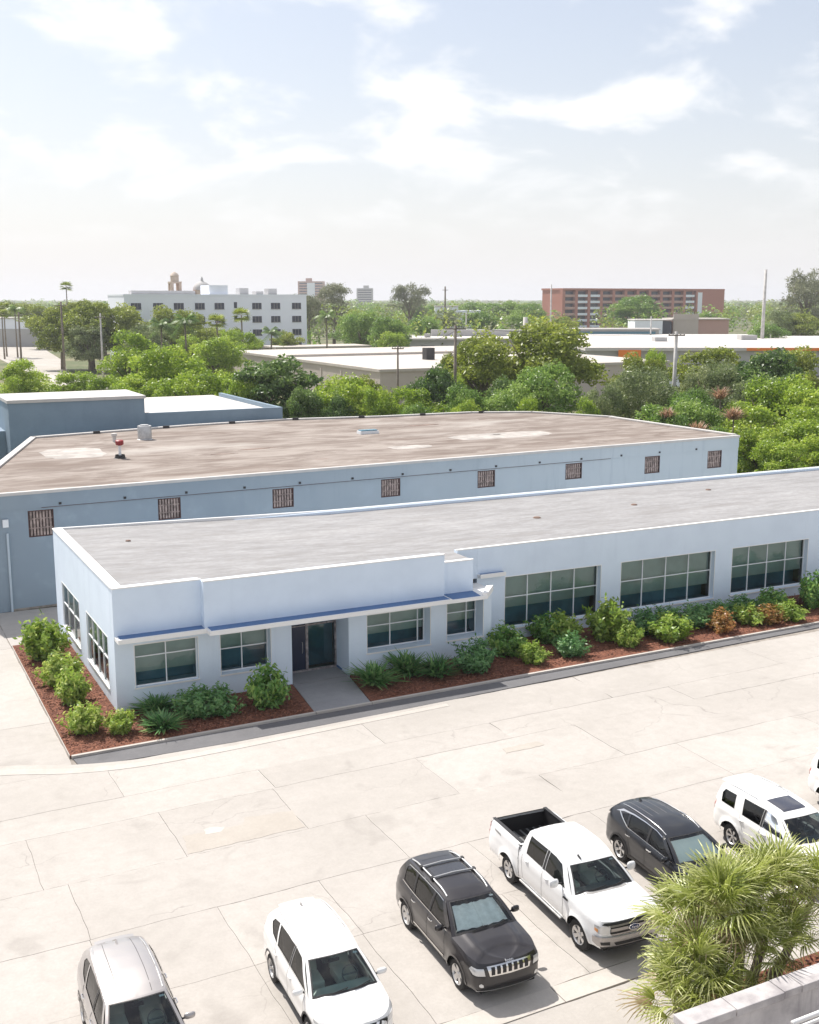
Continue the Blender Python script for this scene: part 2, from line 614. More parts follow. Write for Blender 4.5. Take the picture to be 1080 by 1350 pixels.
simple('roof_black', (.03, .03, .034), .25, coat=.6)

# wall paint with light that grows along the front put into its colour
t = NT('light_graded_blue')
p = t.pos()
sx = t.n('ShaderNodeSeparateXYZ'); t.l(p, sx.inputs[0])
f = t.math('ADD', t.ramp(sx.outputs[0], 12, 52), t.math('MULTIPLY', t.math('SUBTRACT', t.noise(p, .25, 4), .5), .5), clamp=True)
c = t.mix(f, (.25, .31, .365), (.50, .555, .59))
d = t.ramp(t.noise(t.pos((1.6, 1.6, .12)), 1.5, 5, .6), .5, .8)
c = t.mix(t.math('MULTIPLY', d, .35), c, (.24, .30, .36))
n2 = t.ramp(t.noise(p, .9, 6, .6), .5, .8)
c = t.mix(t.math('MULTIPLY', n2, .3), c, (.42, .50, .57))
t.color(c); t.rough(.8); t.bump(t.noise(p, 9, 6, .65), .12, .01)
# ------------------------------------------------------------------ ground
rnd = random.Random(5)
g = MB()
g.add([(-9000, -400, -.12), (9000, -400, -.12), (9000, 14000, -.12), (-9000, 14000, -.12)], [(0, 1, 2, 3)])
tag(g.build('ground', 'ground_cover'), kind='structure')

lot = MB()
lot.prism([(-30, -15), (75, -15), (75, 41), (66, 43), (6.3, 44), (6.3, 62), (-30, 62)], -.10, -.035)
lot = tag(lot.build('parking_lot', 'joint_dirt'), kind='structure')
def shear(x, y):
    return y + .022 * (x - 8)
def wob(x, y):
    return (x + .018 * math.sin(1.9 * y + 2.1 * round(x)) + .012 * math.sin(5.3 * y + x), y + .020 * math.sin(1.3 * x + 1.7 * round(y * 2)) + .012 * math.sin(4.7 * x + y))
def slab(poly):
    m = MB()
    pl = []
    for a, b in zip(poly, poly[1:] + poly[:1]):
        n = max(2, int(math.hypot(b[0] - a[0], b[1] - a[1]) / .45))
        pl += [wob(a[0] + (b[0] - a[0]) * k / n, a[1] + (b[1] - a[1]) * k / n) for k in range(n)]
    poly = pl
    m.prism(poly, -.034, rnd.uniform(-.003, .003), bottom=False)
    m.build('slab', 'lot_concrete', lot)
GAP = .006
rows = [(20.27, 24.45, [-25, -19, -13, -7.5, -2.2, 4.6, 8.0, 10.95, 15.2, 19.6, 24.5, 29.6, 35.2, 41, 47, 54, 62, 74]),
        (24.45, 27.5, [-25, -18, -12, -6.5, -1.0, 4.6, 8.0, 10.98, 15.9, 20.4, 26.0, 31.5, 37, 43, 49, 56, 64, 74]),
        (27.5, 30.6, [-25, -17, -11, -5, .2, 4.62, 13.88, 20.5, 26.6, 32.8, 38.4, 44.2, 51, 58, 66, 74]),
        (30.6, 33.9, [-25, -19, -12, -6, -.8, 3.95, 8.05, 11.9, 17.36, 24.3, 31.0, 37.5, 44, 51, 58, 66, 74]),
        (33.9, 35.6, [-25, -15, -6, 2.6, 12.02, 21.5, 30.4, 40.1, 50, 60, 74]),
        (35.6, 38.5, [-25, -14, -4, 7.3, 17.0, 27.5, 37.0, 46.8, 57, 74])]
for y0, y1, xs in rows:
    for a, b in zip(xs[:-1], xs[1:]):
        if y0 > 35 and a < 0 and b < 3:
            pass
        slab([(a + GAP, shear(a, y0) + GAP), (b - GAP, shear(b, y0) + GAP), (b - GAP, shear(b, y1) - GAP), (a + GAP, shear(a, y1) - GAP)])
# paving in front of the parked cars
for a, b in zip([-25, -18, -11, -5, 1, 6.5, 12, 18, 24, 31, 38, 46, 55, 65], [-18, -11, -5, 1, 6.5, 12, 18, 24, 31, 38, 46, 55, 65, 74]):
    for y0, y1 in ((13.0, 19.58), (6, 13.0), (-1, 6)):
        slab([(a + GAP, shear(a, y0) + GAP), (b - GAP, shear(b, y0) + GAP), (b - GAP, shear(b, y1) - GAP), (a + GAP, shear(a, y1) - GAP)])
# paving left of the white building
ys = [38.5, 43.6, 48.9, 54.2, 58.2, 60.7]
for j in range(len(ys) - 1):
    xs = [-25, -18, -11.5, -5.3, .6 + .5 * (j % 2), 6.28]
    for a, b in zip(xs[:-1], xs[1:]):
        slab([(a + GAP, ys[j] + GAP + (.022 * (a - 8) if j == 0 else 0)), (b - GAP, ys[j] + GAP + (.022 * (b - 8) if j == 0 else 0)), (b - GAP, ys[j + 1] - GAP), (a + GAP, ys[j + 1] - GAP)])
# alley between the two buildings
for a, b in zip([6.3, 14, 22, 30, 38, 46, 54], [14, 22, 30, 38, 46, 54, 62]):
    m = MB(); m.box(a + GAP, b - GAP, 54.6 if a < 8 else 57.2, 60.9 + .045 * (a - 7), -.034, -.002); m.build('slab', 'lot_concrete', lot)

# old repair patch with a pale spill
def patch(poly, z, mat, seed):
    r_ = random.Random(seed)
    pl = []
    for a, b in zip(poly, poly[1:] + poly[:1]):
        n = max(2, int(math.hypot(b[0] - a[0], b[1] - a[1]) / .18))
        pl += [(a[0] + (b[0] - a[0]) * k / n + r_.uniform(-.03, .03), a[1] + (b[1] - a[1]) * k / n + r_.uniform(-.03, .03)) for k in range(n)]
    m = MB(); m.prism(pl, 0, z); m.build('repair_patch', mat, lot)
patch([(8.12, 30.75), (11.85, 30.85), (11.9, 32.1), (10.4, 32.3), (10.2, 31.9), (8.3, 31.95)], .0065, 'walk_concrete_warm', 3)
patch([(8.95, 31.75), (9.45, 31.7), (9.6, 31.95), (9.3, 32.15), (8.95, 32.05)], .010, 'pale_concrete', 4)
patch([(20.5, 33.0), (22.2, 33.05), (22.1, 33.5), (20.6, 33.4)], .0065, 'walk_concrete_warm', 5)
# pale concrete strip in front of the parking bays
m = MB()
for a, b in zip([-25, -13, -4, 5, 14, 23, 33, 44, 56], [-13, -4, 5, 14, 23, 33, 44, 56, 74]):
    m.prism([(a + .01, shear(a, 19.6)), (b - .01, shear(b, 19.6)), (b - .01, shear(b, 20.24)), (a + .01, shear(a, 20.24))], -.03, .022)
tag(m.build('kerb_strip', 'pale_concrete'), kind='structure')

# valley gutter sweeping round the corner
def band(path, w, z0, z1, name, mat, nseg=60):
    P = [Vector((*q, 0)) for q in path]
    pts = []
    for i in range(len(P) - 1):
        p0, p1, p2, p3 = P[max(i - 1, 0)], P[i], P[i + 1], P[min(i + 2, len(P) - 1)]
        for k in range(8):
            u = k / 8
            pts.append(.5 * ((2 * p1) + (p2 - p0) * u + (2 * p0 - 5 * p1 + 4 * p2 - p3) * u * u + (3 * p1 - p0 - 3 * p2 + p3) * u ** 3))
    pts.append(P[-1])
    vs, fs = [], []
    for i, q in enumerate(pts):
        d = (pts[min(i + 1, len(pts) - 1)] - pts[max(i - 1, 0)]).normalized()
        nrm = Vector((-d.y, d.x, 0))
        ww = w[0] + (w[1] - w[0]) * i / (len(pts) - 1)
        for s, z in ((-.5, z0), (-.47, z1), (.15, z1 + .012), (.47, z1 + .05), (.5, z0)):
            vs.append((q.x + nrm.x * ww * s, q.y + nrm.y * ww * s, z))
    for i in range(len(pts) - 1):
        for k in range(4):
            a = i * 5 + k
            fs.append((a, a + 5, a + 6, a + 1))
    mm = MB(); mm.add(vs, fs)
    return tag(mm.build(name, mat, fix=True), kind='structure')
band([(-20, 45.6), (-8, 42.6), (0, 40.6), (4, 39.5), (6.2, 38.55), (8.4, 38.05), (11, 38.0), (15, 38.15), (21, 38.4)], (.95, .42), -.03, .012, 'gutter', 'pale_concrete')

# grey asphalt edging along the planting bed
m = MB()
m.prism([(6.5, 38.6), (12, 38.45), (17.5, 38.6), (24.6, 38.95), (32, 39.28), (44, 39.72), (74, 40.4), (74, 40.62), (43.4, 40.13), (6.4, 39.54)], -.03, .010)
tag(m.build('pavement', 'strip_asphalt'), kind='structure')

# ------------------------------------------------------------------ planting beds and entrance walk
def ky(x):
    return 39.56 + .0157 * (x - 6.4)
RV = 44.7          # facade of the right hand wing
bedL = MB(); bedL.prism([(6.33, ky(6.33) + .13), (15.80, ky(15.8) + .13), (16.2, 43.34), (8.82, 43.34), (8.82, 54.4), (6.33, 54.4)], -.09, .075)
bedL = tag(bedL.build('planting_bed', 'mulch'), kind='structure')
bedR = MB(); bedR.prism([(18.30, ky(18.3) + .13), (74, ky(74) + .13), (74, RV - .01), (26.0, RV - .01), (26.0, 43.34), (18.86, 43.34)], -.09, .075)
bedR = tag(bedR.build('planting_bed', 'mulch'), kind='structure')
wk = MB()
wk.prism([(15.82, ky(15.8) + .13), (18.28, ky(18.3) + .13), (18.80, 43.3), (16.24, 43.3)], -.09, .06)
wk = tag(wk.build('entrance_walk', 'walk_concrete'), kind='structure')
m = MB(); m.box(16.26, 18.80, 43.32, 44.75, -.09, .075); m.build('porch_slab', 'walk_concrete', wk)

def kerb(poly_a, poly_b, w=.13, label=None):
    (xa, ya), (xb, yb) = poly_a, poly_b
    L = math.hypot(xb - xa, yb - ya)
    n = max(1, int(L / 3.0))
    root = empty('garden_kerb', (xa, ya, 0), label=label, cat='kerb')
    dx, dy = (xb - xa) / L, (yb - ya) / L
    nx, ny = -dy, dx
    for i in range(n):
        a, b = L * i / n + .006, L * (i + 1) / n - .006
        q = MB((xa, ya, 0))
        P = [(xa + dx * a, ya + dy * a), (xa + dx * b, ya + dy * b), (xa + dx * b + nx * w, ya + dy * b + ny * w), (xa + dx * a + nx * w, ya + dy * a + ny * w)]
        q.prism(P, -.05, .095 + rnd.uniform(-.004, .004))
        q.build('kerb_stone', 'pale_concrete', root)
kerb((6.37, ky(6.37)), (15.82, ky(15.82)), label='low concrete kerb edging the mulch before the two corner windows')
kerb((15.84, ky(15.84)), (18.28, ky(18.28)), label='short concrete kerb across the foot of the entrance walk')
kerb((18.30, ky(18.30)), (74, ky(74)), label='long low concrete kerb edging the mulch right of the entrance walk')
kerb((6.325, 54.4), (6.325, ky(6.4) + .13), w=-.025, label='thin edging along the mulch beside the side wall')

def chips(name, polys, n, seed):
    r = np.random.default_rng(seed)
    xs, ys = [], []
    for (x0, x1, y0, y1), k in polys:
        xs.append(r.uniform(x0, x1, k)); ys.append(r.uniform(y0, y1, k))
    x, y = np.concatenate(xs), np.concatenate(ys)
    n = len(x)
    z = np.full(n, .078) + r.uniform(0, .02, n)
    a = r.uniform(0, 6.28, n); L = r.uniform(.03, .075, n); w = r.uniform(.012, .026, n); tl = r.uniform(-.5, .5, n)
    d = np.stack([np.cos(a), np.sin(a), tl], 1) * L[:, None]
    e = np.stack([-np.sin(a), np.cos(a), r.uniform(-.4, .4, n)], 1) * w[:, None]
    c = np.stack([x, y, z], 1)
    V = np.stack([c - d - e, c + d - e, c + d + e, c - d + e], 1).reshape(-1, 3)
    return leaf_mesh(name, V, np.repeat(r.uniform(0, 1, n), 4), 'mulch_chip')
# ------------------------------------------------------------------ the white building
WB0 = (8.83, 43.35, 0)
wb = empty('white_building', WB0, label='long low white flat-roofed office building with canopies and tinted windows', cat='building')
def wmb():
    return MB(WB0)
X0, YF, YB, XE = 8.83, 43.35, 56.6, 70.0
ZL, ZR, ZRF = 5.11, 4.78, 4.60
FW = [(9.60, 12.16, .95, 2.70, .14), (13.12, 15.28, .95, 2.66, .36), (19.72, 22.82, .93, 2.64, .58), (23.68, 25.56, .95, 2.67, .68)]
RW = [(27.55, 33.10, .62, 3.18, .26), (34.35, 40.42, .62, 3.18, .26), (41.62, 47.05, .62, 3.18, .26)]
LW = [(44.62, 48.92, .66, 2.80, .03), (50.60, 54.80, .66, 2.80, .03)]
# walls
m = wmb()
wall_holes(m, 'y', YF, .75, X0, 26.0, 0, 3.0, [h[:4] for h in FW] + [(16.22, 18.84, -.1, 2.66)], 1)
m.build('wall', 'white_stucco', wb)
m = wmb(); wall_holes(m, 'y', RV, .30, 26.0, 66.0, 0, 3.30, [h[:4] for h in RW], 1)
m.build('wall', 'white_stucco', wb)
m = wmb(); wall_holes(m, 'x', X0 - .002, .30, YF + .004, YB, 0, 3.0, [h[:4] for h in LW], 1)
m.build('wall', 'white_stucco', wb)
m = wmb()
m.box(X0 + .3, XE, YB - .25, YB, 0, ZR - .02)              # back wall
m.box(25.7, 26.0, YF + .75, RV + .31, 0, 3.0)
m.build('wall', 'white_stucco', wb)
# upper walls (fascia panels), each its own plane
for x0, x1, y0, z0, z1, yb in ((X0, 12.36, YF, 3.0, ZL, YF + .5), (12.36, 23.32, 42.96, 3.0, ZL - .01, 43.45), (23.325, 24.93, 43.22, 3.0, 4.66, 43.60), (24.93, 26.0, RV, 3.3, ZR, RV + .3), (26.0, 66.0, RV - .004, 3.3, ZR, RV + .3)):
    m = wmb(); m.box(x0 + .002, x1, y0, yb, z0 + .002, z1 - .05); m.build('fascia_panel', 'white_stucco', wb)
    m = wmb(); m.box(x0 - .0, x1 + .015, y0 - .02, y0 + .13, z1 - .05, z1); m.build('coping', 'white_trim', wb)
m = wmb(); m.box(X0 - .002, X0 + .30, YF + .5, YB, 3.0 + .002, ZL - .05); m.build('fascia_panel', 'white_stucco', wb)
m = wmb(); m.box(X0 - .03, X0 + .42, YF + .13, YB + .01, ZL - .05, ZL + .004); m.build('coping', 'white_trim', wb)
m = wmb(); m.box(23.3, XE, YB - .12, YB + .01, ZR - .02, ZR + .02); m.build('coping', 'white_trim', wb)
m = wmb(); m.extr([(X0 + .42, ZR - .02), (23.3, ZR - .02), (23.3, ZR + .02), (X0 + .42, ZL)], 'y', YB - .12, YB + .01); m.build('coping', 'white_trim', wb)
# roof deck
def rz_(x):         # the deck falls gently away from the left end
    return ZRF + max(0, 23.3 - x) / (23.3 - X0) * .44
m = wmb()
strips = [(X0 + .30, 12.4, YF + .14), (12.4, 23.3, 43.09), (23.3, 24.95, 43.40), (24.95, 66, RV + .13)]
for xa, xb, yf in strips:
    m.add([(xa, yf, rz_(xa)), (xb, yf, rz_(xb)), (xb, YB - .12, rz_(xb)), (xa, YB - .12, rz_(xa)), (xa, yf, 4.3), (xb, yf, 4.3), (xb, YB - .12, 4.3), (xa, YB - .12, 4.3)], [(0, 1, 2, 3), (0, 4, 5, 1), (2, 6, 7, 3), (1, 5, 6, 2), (0, 3, 7, 4)])
roof = m.build('roof', 'pale_roof', wb)
m = wmb(); m.prism([(24.93, YF + .45), (26.0, YF + .45), (26.0, RV), (24.93, RV)], 3.0, 3.1); m.build('roof_ledge', 'white_trim', wb)
for x, y, sx, sy in ((11.6, 52.6, .30, .10), (40.1, 51.2, .42, .12), (47.4, 53.3, .40, .12), (33.0, 50.4, .5, .15)):
    m = wmb(); m.lathe([(0, rz_(x) + .06), (sx * .35, rz_(x) + .055), (sx * .5, rz_(x) - .02)], (x, y, 0), n=10); m.build('roof_drain', 'roof_patch_dark', roof)
# canopies: white slab with a raised rim, shade on the top painted as a blue sheet
def canopy(x0, x1, yw, yf, z):
    m = wmb()
    m.box(x0, x1, yf, yw - .002, z - .17, z - .03)
    m.box(x0, x1, yf - .004, yf + .07, z - .03, z + .012)
    c = m.build('canopy', 'white_trim', wb)
    m = wmb(); m.box(x0 + .12, x1 - .02, yf + .072, yw - .004, z - .0295, z - .012); m.build('canopy_top', 'ledge_shade_blue', c)
canopy(X0 + .02, 12.36, YF, 42.66, 3.19)
canopy(12.365, 23.32, 42.955, 42.20, 3.20)
# last canopy with the mitred end
m = wmb()
m.prism([(23.325, 42.20), (25.1, 42.20), (26.05, 43.30), (26.05, 43.349), (23.325, 43.349)], 3.02, 3.17)
c = m.build('canopy', 'white_trim', wb)
m = wmb(); m.prism([(23.4, 42.30), (24.8, 42.30), (24.9, 43.21), (23.4, 43.21)], 3.171, 3.188); m.build('canopy_top', 'ledge_shade_blue', c)
m = wmb(); m.prism([(24.9, 42.28), (25.1, 42.202), (26.045, 43.3), (25.7, 43.34)], 3.172, 3.30); m.build('canopy_end', 'white_trim', c)
canopy(26.02, 27.4, RV, RV - .32, 3.52)
canopy(48.3, 58, RV - .003, RV - .55, 3.52)
# windows
def window(h, axis, plane, cols, split, blind):
    a, b, z0, z1, rec = h
    fw = .045
    d = plane + rec
    def bx(mm, u0, u1, y0, y1, za, zb):
        if axis == 'y':
            mm.box(u0, u1, y0, y1, za, zb)
        else:
            mm.box(y0, y1, u0, u1, za, zb)
    m = wmb()
    bx(m, a + .002, b - .002, d, d + .06, z0 + .002, z0 + .05)
    bx(m, a + .002, b - .002, d, d + .06, z1 - .05, z1 - .002)
    bx(m, a + .002, a + .05, d, d + .06, z0 + .05, z1 - .05)
    bx(m, b - .05, b - .002, d, d + .06, z0 + .05, z1 - .05)
    fr = m.build('window', 'frame_white', wb)
    n = len(cols)
    tot = sum(cols)
    us = [a + .05]
    for k in cols:
        us.append(us[-1] + (b - a - .1) * k / tot)
    for i in range(1, n):
        m = wmb(); bx(m, us[i] - fw / 2, us[i] + fw / 2, d - .012, d + .05, z0 + .05, z1 - .05); m.build('mullion', 'frame_white', fr)
    zs = z0 + (z1 - z0) * split
    for i in range(n):
        if split < 1:
            m = wmb(); bx(m, us[i] + fw / 2, us[i + 1] - fw / 2, d - .006, d + .045, zs - fw / 2, zs + fw / 2); m.build('transom', 'frame_white', fr)
            panes = ((z0 + .05, zs - fw / 2), (zs + fw / 2, z1 - .05))
        else:
            panes = ((z0 + .05, z1 - .05),)
        for za, zb in panes:
            m = wmb()
            j = rnd.uniform(-.012, .012)
            u0, u1 = us[i], us[i + 1]
            if axis == 'y':
                m.add([(u0, d + .028 + j, za), (u1, d + .028 - j, za), (u1, d + .028 - j, zb), (u0, d + .028 + j, zb)], [(0, 1, 2, 3)])
            else:
                m.add([(d + .028 + j, u0, za), (d + .028 - j, u1, za), (d + .028 - j, u1, zb), (d + .028 + j, u0, zb)], [(3, 2, 1, 0)])
            m.build('pane', 'window_glass', fr)
    # roller blind behind the glass, and the dim room
    zb = z0 + (z1 - z0) * blind
    m = wmb(); bx(m, a, b, d + .22, d + .23, zb, z1); m.build('blind', 'blind', fr)
    m = wmb(); bx(m, a - .2, b + .2, d + .9, d + .92, z0 - .2, z1 + .1); bx(m, a - .2, b + .2, d + .1, d + .9, z0 - .1, z0 - .08); bx(m, a - .2, b + .2, d + .1, d + .9, z1 + .08, z1 + .1)
    m.build('room', 'room_dark', fr)
    # thin white reveal frame on the wall face
    m = wmb()
    p0, p1 = plane - .012, plane + .0
    bx(m, a - .03, b + .03, p0, p1, z1, z1 + .035); bx(m, a - .05, b + .05, p0 - .03, p1, z0 - .06, z0); bx(m, a - .03, a, p0, p1, z0, z1); bx(m, b, b + .03, p0, p1, z0, z1)
    m.build('sill', 'white_trim', fr)
window(FW[0], 'y', YF, [1, 1], .70, .30)
window(FW[1], 'y', YF, [1, 1.15], .58, .52)
window(FW[2], 'y', YF, [1, 1.05, .22], .60, .35)
window(FW[3], 'y', YF, [1, .35], .62, .35)
for h, bl in zip(RW, (.36, .27, .31)):
    window(h, 'y', RV, [1, 1, 1, 1], .58, bl)
window(LW[0], 'x', X0, [1, 1, 1, 1], .55, .35)
window(LW[1], 'x', X0, [1, 1, .9], .55, .35)
# entrance: recess with door
m = wmb()
m.box(16.22 - .06, 16.22, YF + .75, 44.9, 0, 2.8); m.box(18.84, 18.90, YF + .75, 44.9, 0, 2.8); m.box(16.16, 18.9, YF + .75, 44.9, 2.66, 2.8)
m.build('porch_wall', 'white_stucco', wb)
m = wmb()
for a, b in ((16.22, 16.30), (17.38, 17.50), (18.76, 18.84)):
    m.box(a, b, 44.72, 44.80, .075, 2.62)
m.box(16.22, 18.84, 44.715, 44.805, 2.56, 2.66); m.box(17.5, 18.76, 44.73, 44.79, 2.12, 2.2); m.box(16.3, 17.38, 44.73, 44.79, 2.12, 2.16)
m.box(16.22, 18.84, 44.66, 44.83, .075, .14)
en = m.build('door_frame', 'door_metal', wb)
m = wmb(); m.box(16.30, 17.38, 44.76, 44.78, .14, 2.56); dr = m.build('door', 'door_blue', wb)
m = wmb(); m.tube([(17.22, 44.74, .9), (17.22, 44.70, .95), (17.22, 44.70, 1.35), (17.22, 44.74, 1.4)], .016, 6); m.build('handle', 'galv', dr)
m = wmb(); m.box(17.50, 18.76, 44.765, 44.775, .14, 2.12); m.build('pane', 'window_glass', en)
m = wmb(); m.box(17.50, 18.76, 44.765, 44.775, 2.2, 2.56); m.build('pane', 'window_glass', en)
m = wmb(); m.box(16.1, 19, 45.6, 45.62, 0, 2.7); m.box(17.45, 17.5, 44.85, 45.6, 0, 2.7); m.build('lobby_wall', 'room_dark', wb)
m = wmb(); m.box(18.80, 18.835, YF + .76, 44.70, .078, .16); m.build('skirting', 'ledge_shade_blue', wb)

# ------------------------------------------------------------------ the grey-blue warehouse behind
GB0 = (7.0, 60.9, 0)
gb = empty('grey_warehouse', GB0, label='grey-blue warehouse with weathered brown flat roof and rusty barred windows', cat='building')
GA = math.atan2(2.4, 51.9)
gdir = Vector((math.cos(GA), math.sin(GA), 0)); gnor = Vector((-math.sin(GA), math.cos(GA), 0))
def gp(u, d, z):
    q = gdir * u + gnor * d
    return (q.x, q.y, z)
GL = 52.0
ZG = 6.30
gwins = [(u, .0) for u in ()]
def gu(x):      # distance along the front from a world x
    return (x - 7.0) / math.cos(GA)
# (u0,u1,z0,z1)
GW = [(1.30, 2.62, 3.86, 5.28), (8.25, 9.55, 4.12, 5.32), (15.05, 16.4, 4.16, 5.30), (22.2, 23.55, 4.2, 5.32), (29.2, 30.55, 4.22, 5.32), (36.2, 37.6, 4.22, 5.30), (43.1, 44.5, 4.1, 5.32), (49.0, 50.4, 4.05, 5.32)]
def gwall(name, mat, u0, u1, z0, z1, holes, d0, d1):
    m = MB(); wall_holes(m, 'y', d0, d1 - d0, u0, u1, z0, z1, holes, 1)
    m.v = [Vector(gp(v.x, v.y, v.z)) for v in m.v]
    return m.build(name, mat, gb)
def gbox(name, mat, u0, u1, d0, d1, z0, z1, parent=None):
    m = MB(); m.box(u0, u1, d0, d1, z0, z1)
    m.v = [Vector(gp(v.x, v.y, v.z)) for v in m.v]
    return m.build(name, mat, parent or gb)
gwall('wall', 'light_graded_blue', -2.0, GL, 0, 5.42, GW, 0, .3)
gbox('wall_band', 'light_graded_blue', -2.02, GL, -.05, .3, 5.422, 6.16)
gbox('conduit', 'frame_rust', 2.0, 40, -.075, -.052, 5.40, 5.42)
gbox('coping', 'parapet_pale', -2.06, GL + .05, -.08, .22, 6.162, ZG + .02)
for k in range(14):
    u = 2.9 + k * 3.45
    gbox('anchor_plate', 'pipe_dark', u, u + .14, -.09, -.052, 5.50, 5.62)
foot = [(0, 0), (GL, 0), (51.9 - .3, 17.0), (51.7, 17.6), (47.9, 24.1), (42.9, 26.3), (34.1, 26.6), (26, 28.0), (17.7, 27.2), (5.2, 24.4)]
# side and back walls
loc = [(0.0, .3), (GL, .3)] + foot[2:]
m = MB()
W = [Vector(gp(GL, .302, 0))] + [Vector((x, y, 0)) for x, y in foot[2:]] + [Vector(gp(-2.0, .302, 0))]
for a, b in zip(W[:-1], W[1:]):
    d = (b - a).normalized(); n_ = Vector((-d.y, d.x, 0)) * .25
    m.prism([(a.x, a.y), (b.x, b.y), (b.x + n_.x, b.y + n_.y), (a.x + n_.x, a.y + n_.y)], 0, ZG - .02)
m.build('wall', 'grey_blue_stucco', gb)
m = MB()
for a, b in zip(W[:-1], W[1:]):
    d = (b - a).normalized(); n_ = Vector((-d.y, d.x, 0)) * .34; k = -n_ * .2
    m.prism([(a.x + k.x, a.y + k.y), (b.x + k.x, b.y + k.y), (b.x + n_.x, b.y + n_.y), (a.x + n_.x, a.y + n_.y)], ZG - .019, ZG + .085)
m.build('coping', 'parapet_pale', gb)
m = MB(); m.prism([gp(-1.9, .2, 0)[:2], gp(GL - .1, .2, 0)[:2]] + [(x - .12, y) for x, y in foot[2:4]] + foot[4:-1] + [(5.3, 24.4)], 6.0, ZG - .04)
groof = m.build('roof', 'brown_roof', gb)
# barred windows
for u0, u1, z0, z1 in GW:
    m = MB(); m.box(u0 + .002, u1 - .002, .04, .10, z0 + .002, z0 + .06); m.box(u0 + .002, u1 - .002, .04, .10, z1 - .06, z1 - .002); m.box(u0 + .002, u0 + .06, .04, .10, z0 + .06, z1 - .06); m.box(u1 - .06, u1 - .002, .04, .10, z0 + .06, z1 - .06)
    m.v = [Vector(gp(v.x, v.y, v.z)) for v in m.v]
    wn_ = m.build('window', 'frame_rust', gb)
    gbox('pane', 'louvre_dark', u0 + .02, u1 - .02, .16, .18, z0 + .02, z1 - .02, wn_)
    nb = 8
    for k in range(1, nb):
        u = u0 + (u1 - u0) * k / nb
        gbox('bar', 'grille_rust', u - .05, u + .05, .07 + .01 * (k % 2), .12, z0 + .06, z1 - .06, wn_)
    for zz in (.33, .68):
        z = z0 + (z1 - z0) * zz
        gbox('bar', 'grille_rust', u0 + .06, u1 - .06, .055, .068, z - .025, z + .025, wn_)
# pilaster and light at the left end
gbox('wall_light', 'frame_white', .0, .28, -.20, -.052, 4.55, 4.95)
gbox('downpipe', 'grey_pale_stucco', .16, .26, -.12, -.002, 0, 4.2)
gbox('kick_strip', 'joint_dirt', .3, 40, -.02, -.002, 0, .12)
# roof furniture (each stands on the roof)
def lathe_thing(name, label, cat, parts, loc):
    r = empty(name, loc, label=label, cat=cat)
    for nm, mat, prof, ax in parts:
        m = MB(); m.lathe(prof, axis=ax, n=16); m.build(nm, mat, r, smooth=False, sharp=40)
    return r
zr = ZG - .04
lathe_thing('roof_ventilator', 'grey round ventilator drum on the brown roof near the blue wall', 'ventilator', [('drum', 'galv', [(0, 1.0), (.48, .98), (.50, .94), (.50, .05), (.56, 0)], 'z'), ('cap', 'galv', [(0, 1.06), (.3, 1.05), (.32, 1.0)], 'z')], (19.4, 81.0, zr))
vp = lathe_thing('vent_pipe', 'vent pipe with a dark red cap standing on the brown roof', 'vent pipe', [('pipe', 'frame_white', [(.09, 0), (.09, .80), (0, .80)], 'z'), ('cap', 'pipe_red', [(0, 1.16), (.20, 1.15), (.26, 1.10), (.26, .90), (.22, .84), (.09, .80)], 'z'), ('flashing', 'pipe_dark', [(.30, .22), (.34, .02), (.42, 0)], 'z')], (15.6, 71.9, zr))
lathe_thing('gooseneck_vent', 'small pale vent stub on the brown roof beside the drum', 'vent pipe', [('pipe', 'parapet_pale', [(.13, 0), (.13, .4), (.2, .42), (.2, .6), (0, .64)], 'z')], (17.1, 80.4, zr))
r = empty('roof_skylight', (35.2, 77.0, zr), label='small low skylight box in the middle of the brown roof', cat='skylight')
m = MB(); m.box(-.75, .75, -.35, .35, 0, .22); m.build('curb', 'frame_white', r)
m = MB(); m.box(-.68, .68, -.28, .28, .221, .30); m.build('pane', 'blue_glass_far', r, bevel=.03)
for k, (x, y, sx, sy, a, mt) in enumerate([(43.5, 71.5, 4.2, 1.5, .05, 'roof_patch'), (13.4, 75.6, 2.0, 2.6, .0, 'roof_patch'), (34.5, 68.5, 1.6, .8, 0, 'roof_patch'), (43.6, 72.2, .5, .22, 0, 'roof_patch_dark'), (24.9, 72.3, 1.9, .22, .1, 'roof_patch_dark'), (41.5, 80.2, 1.7, .35, .05, 'roof_patch_dark'), (14.7, 76.4, .45, 1.9, 0, 'roof_patch_dark'), (48, 82, .45, .2, 0, 'roof_patch_dark'), (22.0, 70.8, 1.0, .16, -.1, 'roof_patch_dark')]):
    rr = random.Random(k)
    pl = []
    for i in range(22):
        q = i / 22 * 2 * math.pi
        c_, s_ = math.cos(q), math.sin(q)
        e = .5 if mt == 'roof_patch' else .9
        f = rr.uniform(.9, 1.04) if mt == 'roof_patch' else rr.uniform(.45, 1.1)
        pl.append((x + sx * f * math.copysign(abs(c_) ** e, c_) - 7.0, y + sy * f * math.copysign(abs(s_) ** e, s_) - 60.9 + a * sx * c_))
    m = MB(); m.prism(pl, zr - .002 - 0, zr + .006 + .002 * (k % 3)); m.build('roof_patch', mt, groof)
# flashing blocks along the back edge
for k in range(7):
    x = 17 + k * 5.6
    i = 0
    pts = [Vector((q[0] + 7.0, q[1] + 60.9)) for q in foot[4:]][::-1]
    for a, b in zip(pts[:-1], pts[1:]):
        if a.x <= x <= b.x:
            y = a.y + (b.y - a.y) * (x - a.x) / (b.x - a.x)
            m = MB(); m.box(x - 7 - .25, x - 7 + .25, y - 60.9 - .42, y - 60.9 - .30, ZG - .05, ZG + .16); m.build('flashing', 'pipe_dark', gb)

